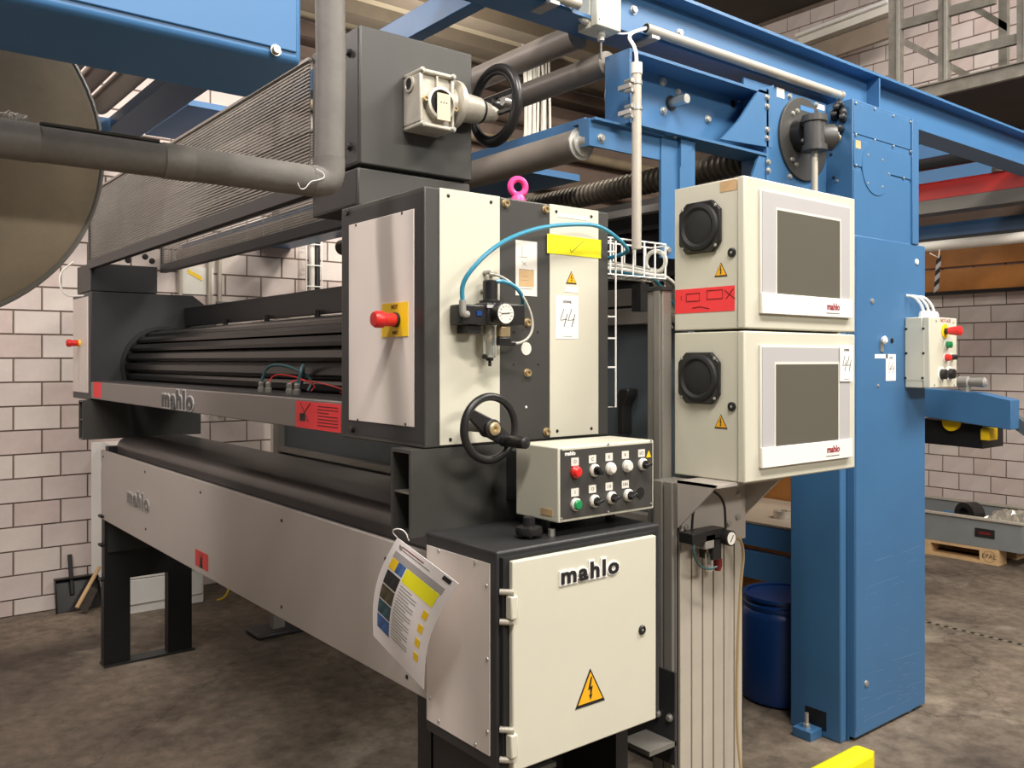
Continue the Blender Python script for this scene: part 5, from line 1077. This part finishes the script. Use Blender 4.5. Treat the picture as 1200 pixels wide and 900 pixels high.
for u in (212, 246, 258): q = onY(u, 310, 6.15); MB().cyl((q.x, 6.16, 1.2), (q.x, 6.16, 2.35), 0.015, n=10).build('conduit', 'alu', WS)
decal('notice', 'offwhite', WS, 'Y', 6.18, 214, 312, 250, 346, 0, 0.004); MB().poly(fr('Y', 6.176, 220, 315), [(0, 0), (0.1, -0.05), (0.1, -0.08), (0, -0.03)], 0, 0.003).build('yellow_stripe', 'yellow', WS)
# white cabinet, dustpan, brush at left
WCb = thing('white_cabinet', 'white panelled cabinet against the left block wall behind the black legs', 'cabinet', (1.7, 6.0, 0))
B('cabinet_body', 'white', WCb, 1.47, 2.0, 5.78, 6.18, 0.0, 1.06, 0.004)
B('back_board', 'white', WCb, 1.405, 1.62, 6.182, 6.189, 0.0, 1.06, 0.002)
for z, hh in ((0.06, 0.155), (0.22, 0.155), (0.38, 0.195), (0.58, 0.46)): B('front_panel', 'white', WCb, 1.48, 1.99, 5.768, 5.78, z, z + hh, 0.003)
DP = thing('dustpan', 'black dustpan leaning upright against the left block wall', 'dustpan', (1.3, 6.1, 0))
pts = [(-0.13, 0), (0.13, 0.01), (0.115, 0.2), (-0.135, 0.2)]
cxp = 1.31; lean = lambda a, h: Vector((cxp + a, 6.07 + h * 0.38, h + 0.004))
MB().prism([lean(a, h) for a, h in pts], (0, 0.008, 0.002)).build('scoop', 'plasticblack', DP)
MB().prism([lean(-0.13, 0), lean(-0.135, 0.2), lean(-0.135, 0.2) + Vector((0, -0.045, 0)), lean(-0.14, 0) + Vector((0, -0.015, 0))], (0.005, 0, 0)).build('scoop_side', 'plasticblack', DP)
MB().prism([lean(0.13, 0), lean(0.115, 0.2), lean(0.115, 0.2) + Vector((0, -0.045, 0)), lean(0.14, 0) + Vector((0, -0.015, 0))], (0.005, 0, 0)).build('scoop_side', 'plasticblack', DP)
MB().prism([lean(-0.135, 0.2), lean(0.115, 0.2), lean(0.115, 0.2) + Vector((0, -0.045, 0)), lean(-0.135, 0.2) + Vector((0, -0.045, 0))], (0, 0, 0.006)).build('scoop_back', 'plasticblack', DP)
MB().tube([lean(-0.035, 0.1) + Vector((0, -0.01, 0)), lean(-0.035, 0.2) + Vector((0, -0.012, 0)), lean(-0.035, 0.33) + Vector((0, -0.02, 0)), lean(-0.035, 0.34) + Vector((0, -0.02, 0))], 0.014, 10).build('handle', 'plasticblack', DP)
BR = thing('hand_brush', 'wooden handled hand brush with dark bristles leaning on the dustpan', 'brush', (1.35, 6.0, 0))
s0 = Vector((1.27, 5.96, 0.05)); s1 = Vector((1.43, 6.08, 0.26)); dd = (s1 - s0)
MB().tube([s0, s0 + dd * 0.5, s0 + dd * 0.6, s1], 0.013, 10).build('handle', 'palletwood', BR)
prp = Vector((0.055, 0.0, -0.03)); MB().prism([s0 + Vector((0.006, 0, 0)), s0 + dd * 0.52 + Vector((0.006, 0, 0)), s0 + dd * 0.52 + prp, s0 + prp + Vector((0.0, 0, -0.015))], (0, 0.025, 0)).build('bristles', 'bristle', BR)
FT = thing('floor_foot', 'dark base plate with grey post under the trough', 'machine foot', (2.1, 4.9, 0)); q = onZ(322, 741, 0)
B('base_plate', 'black', FT, q.x - 0.14, q.x + 0.16, q.y - 0.1, q.y + 0.1, 0.0, 0.03, 0.01); B('post', 'alugrey', FT, q.x - 0.02, q.x + 0.05, q.y - 0.03, q.y + 0.03, 0.03, 1.0)
YC = thing('yellow_cable', 'short yellow green earth cable lying on the floor by the wall', 'cable', tuple(onZ(262, 702, 0))); q = onZ(262, 702, 0); MB().tube([q + Vector((-0.05, -0.02, 0.006)), q + Vector((0.0, 0, 0.006)), q + Vector((0.04, 0.03, 0.03)), q + Vector((0.05, 0.04, 0.08))], 0.006, 6, 2).build('cable', 'yellow', YC)
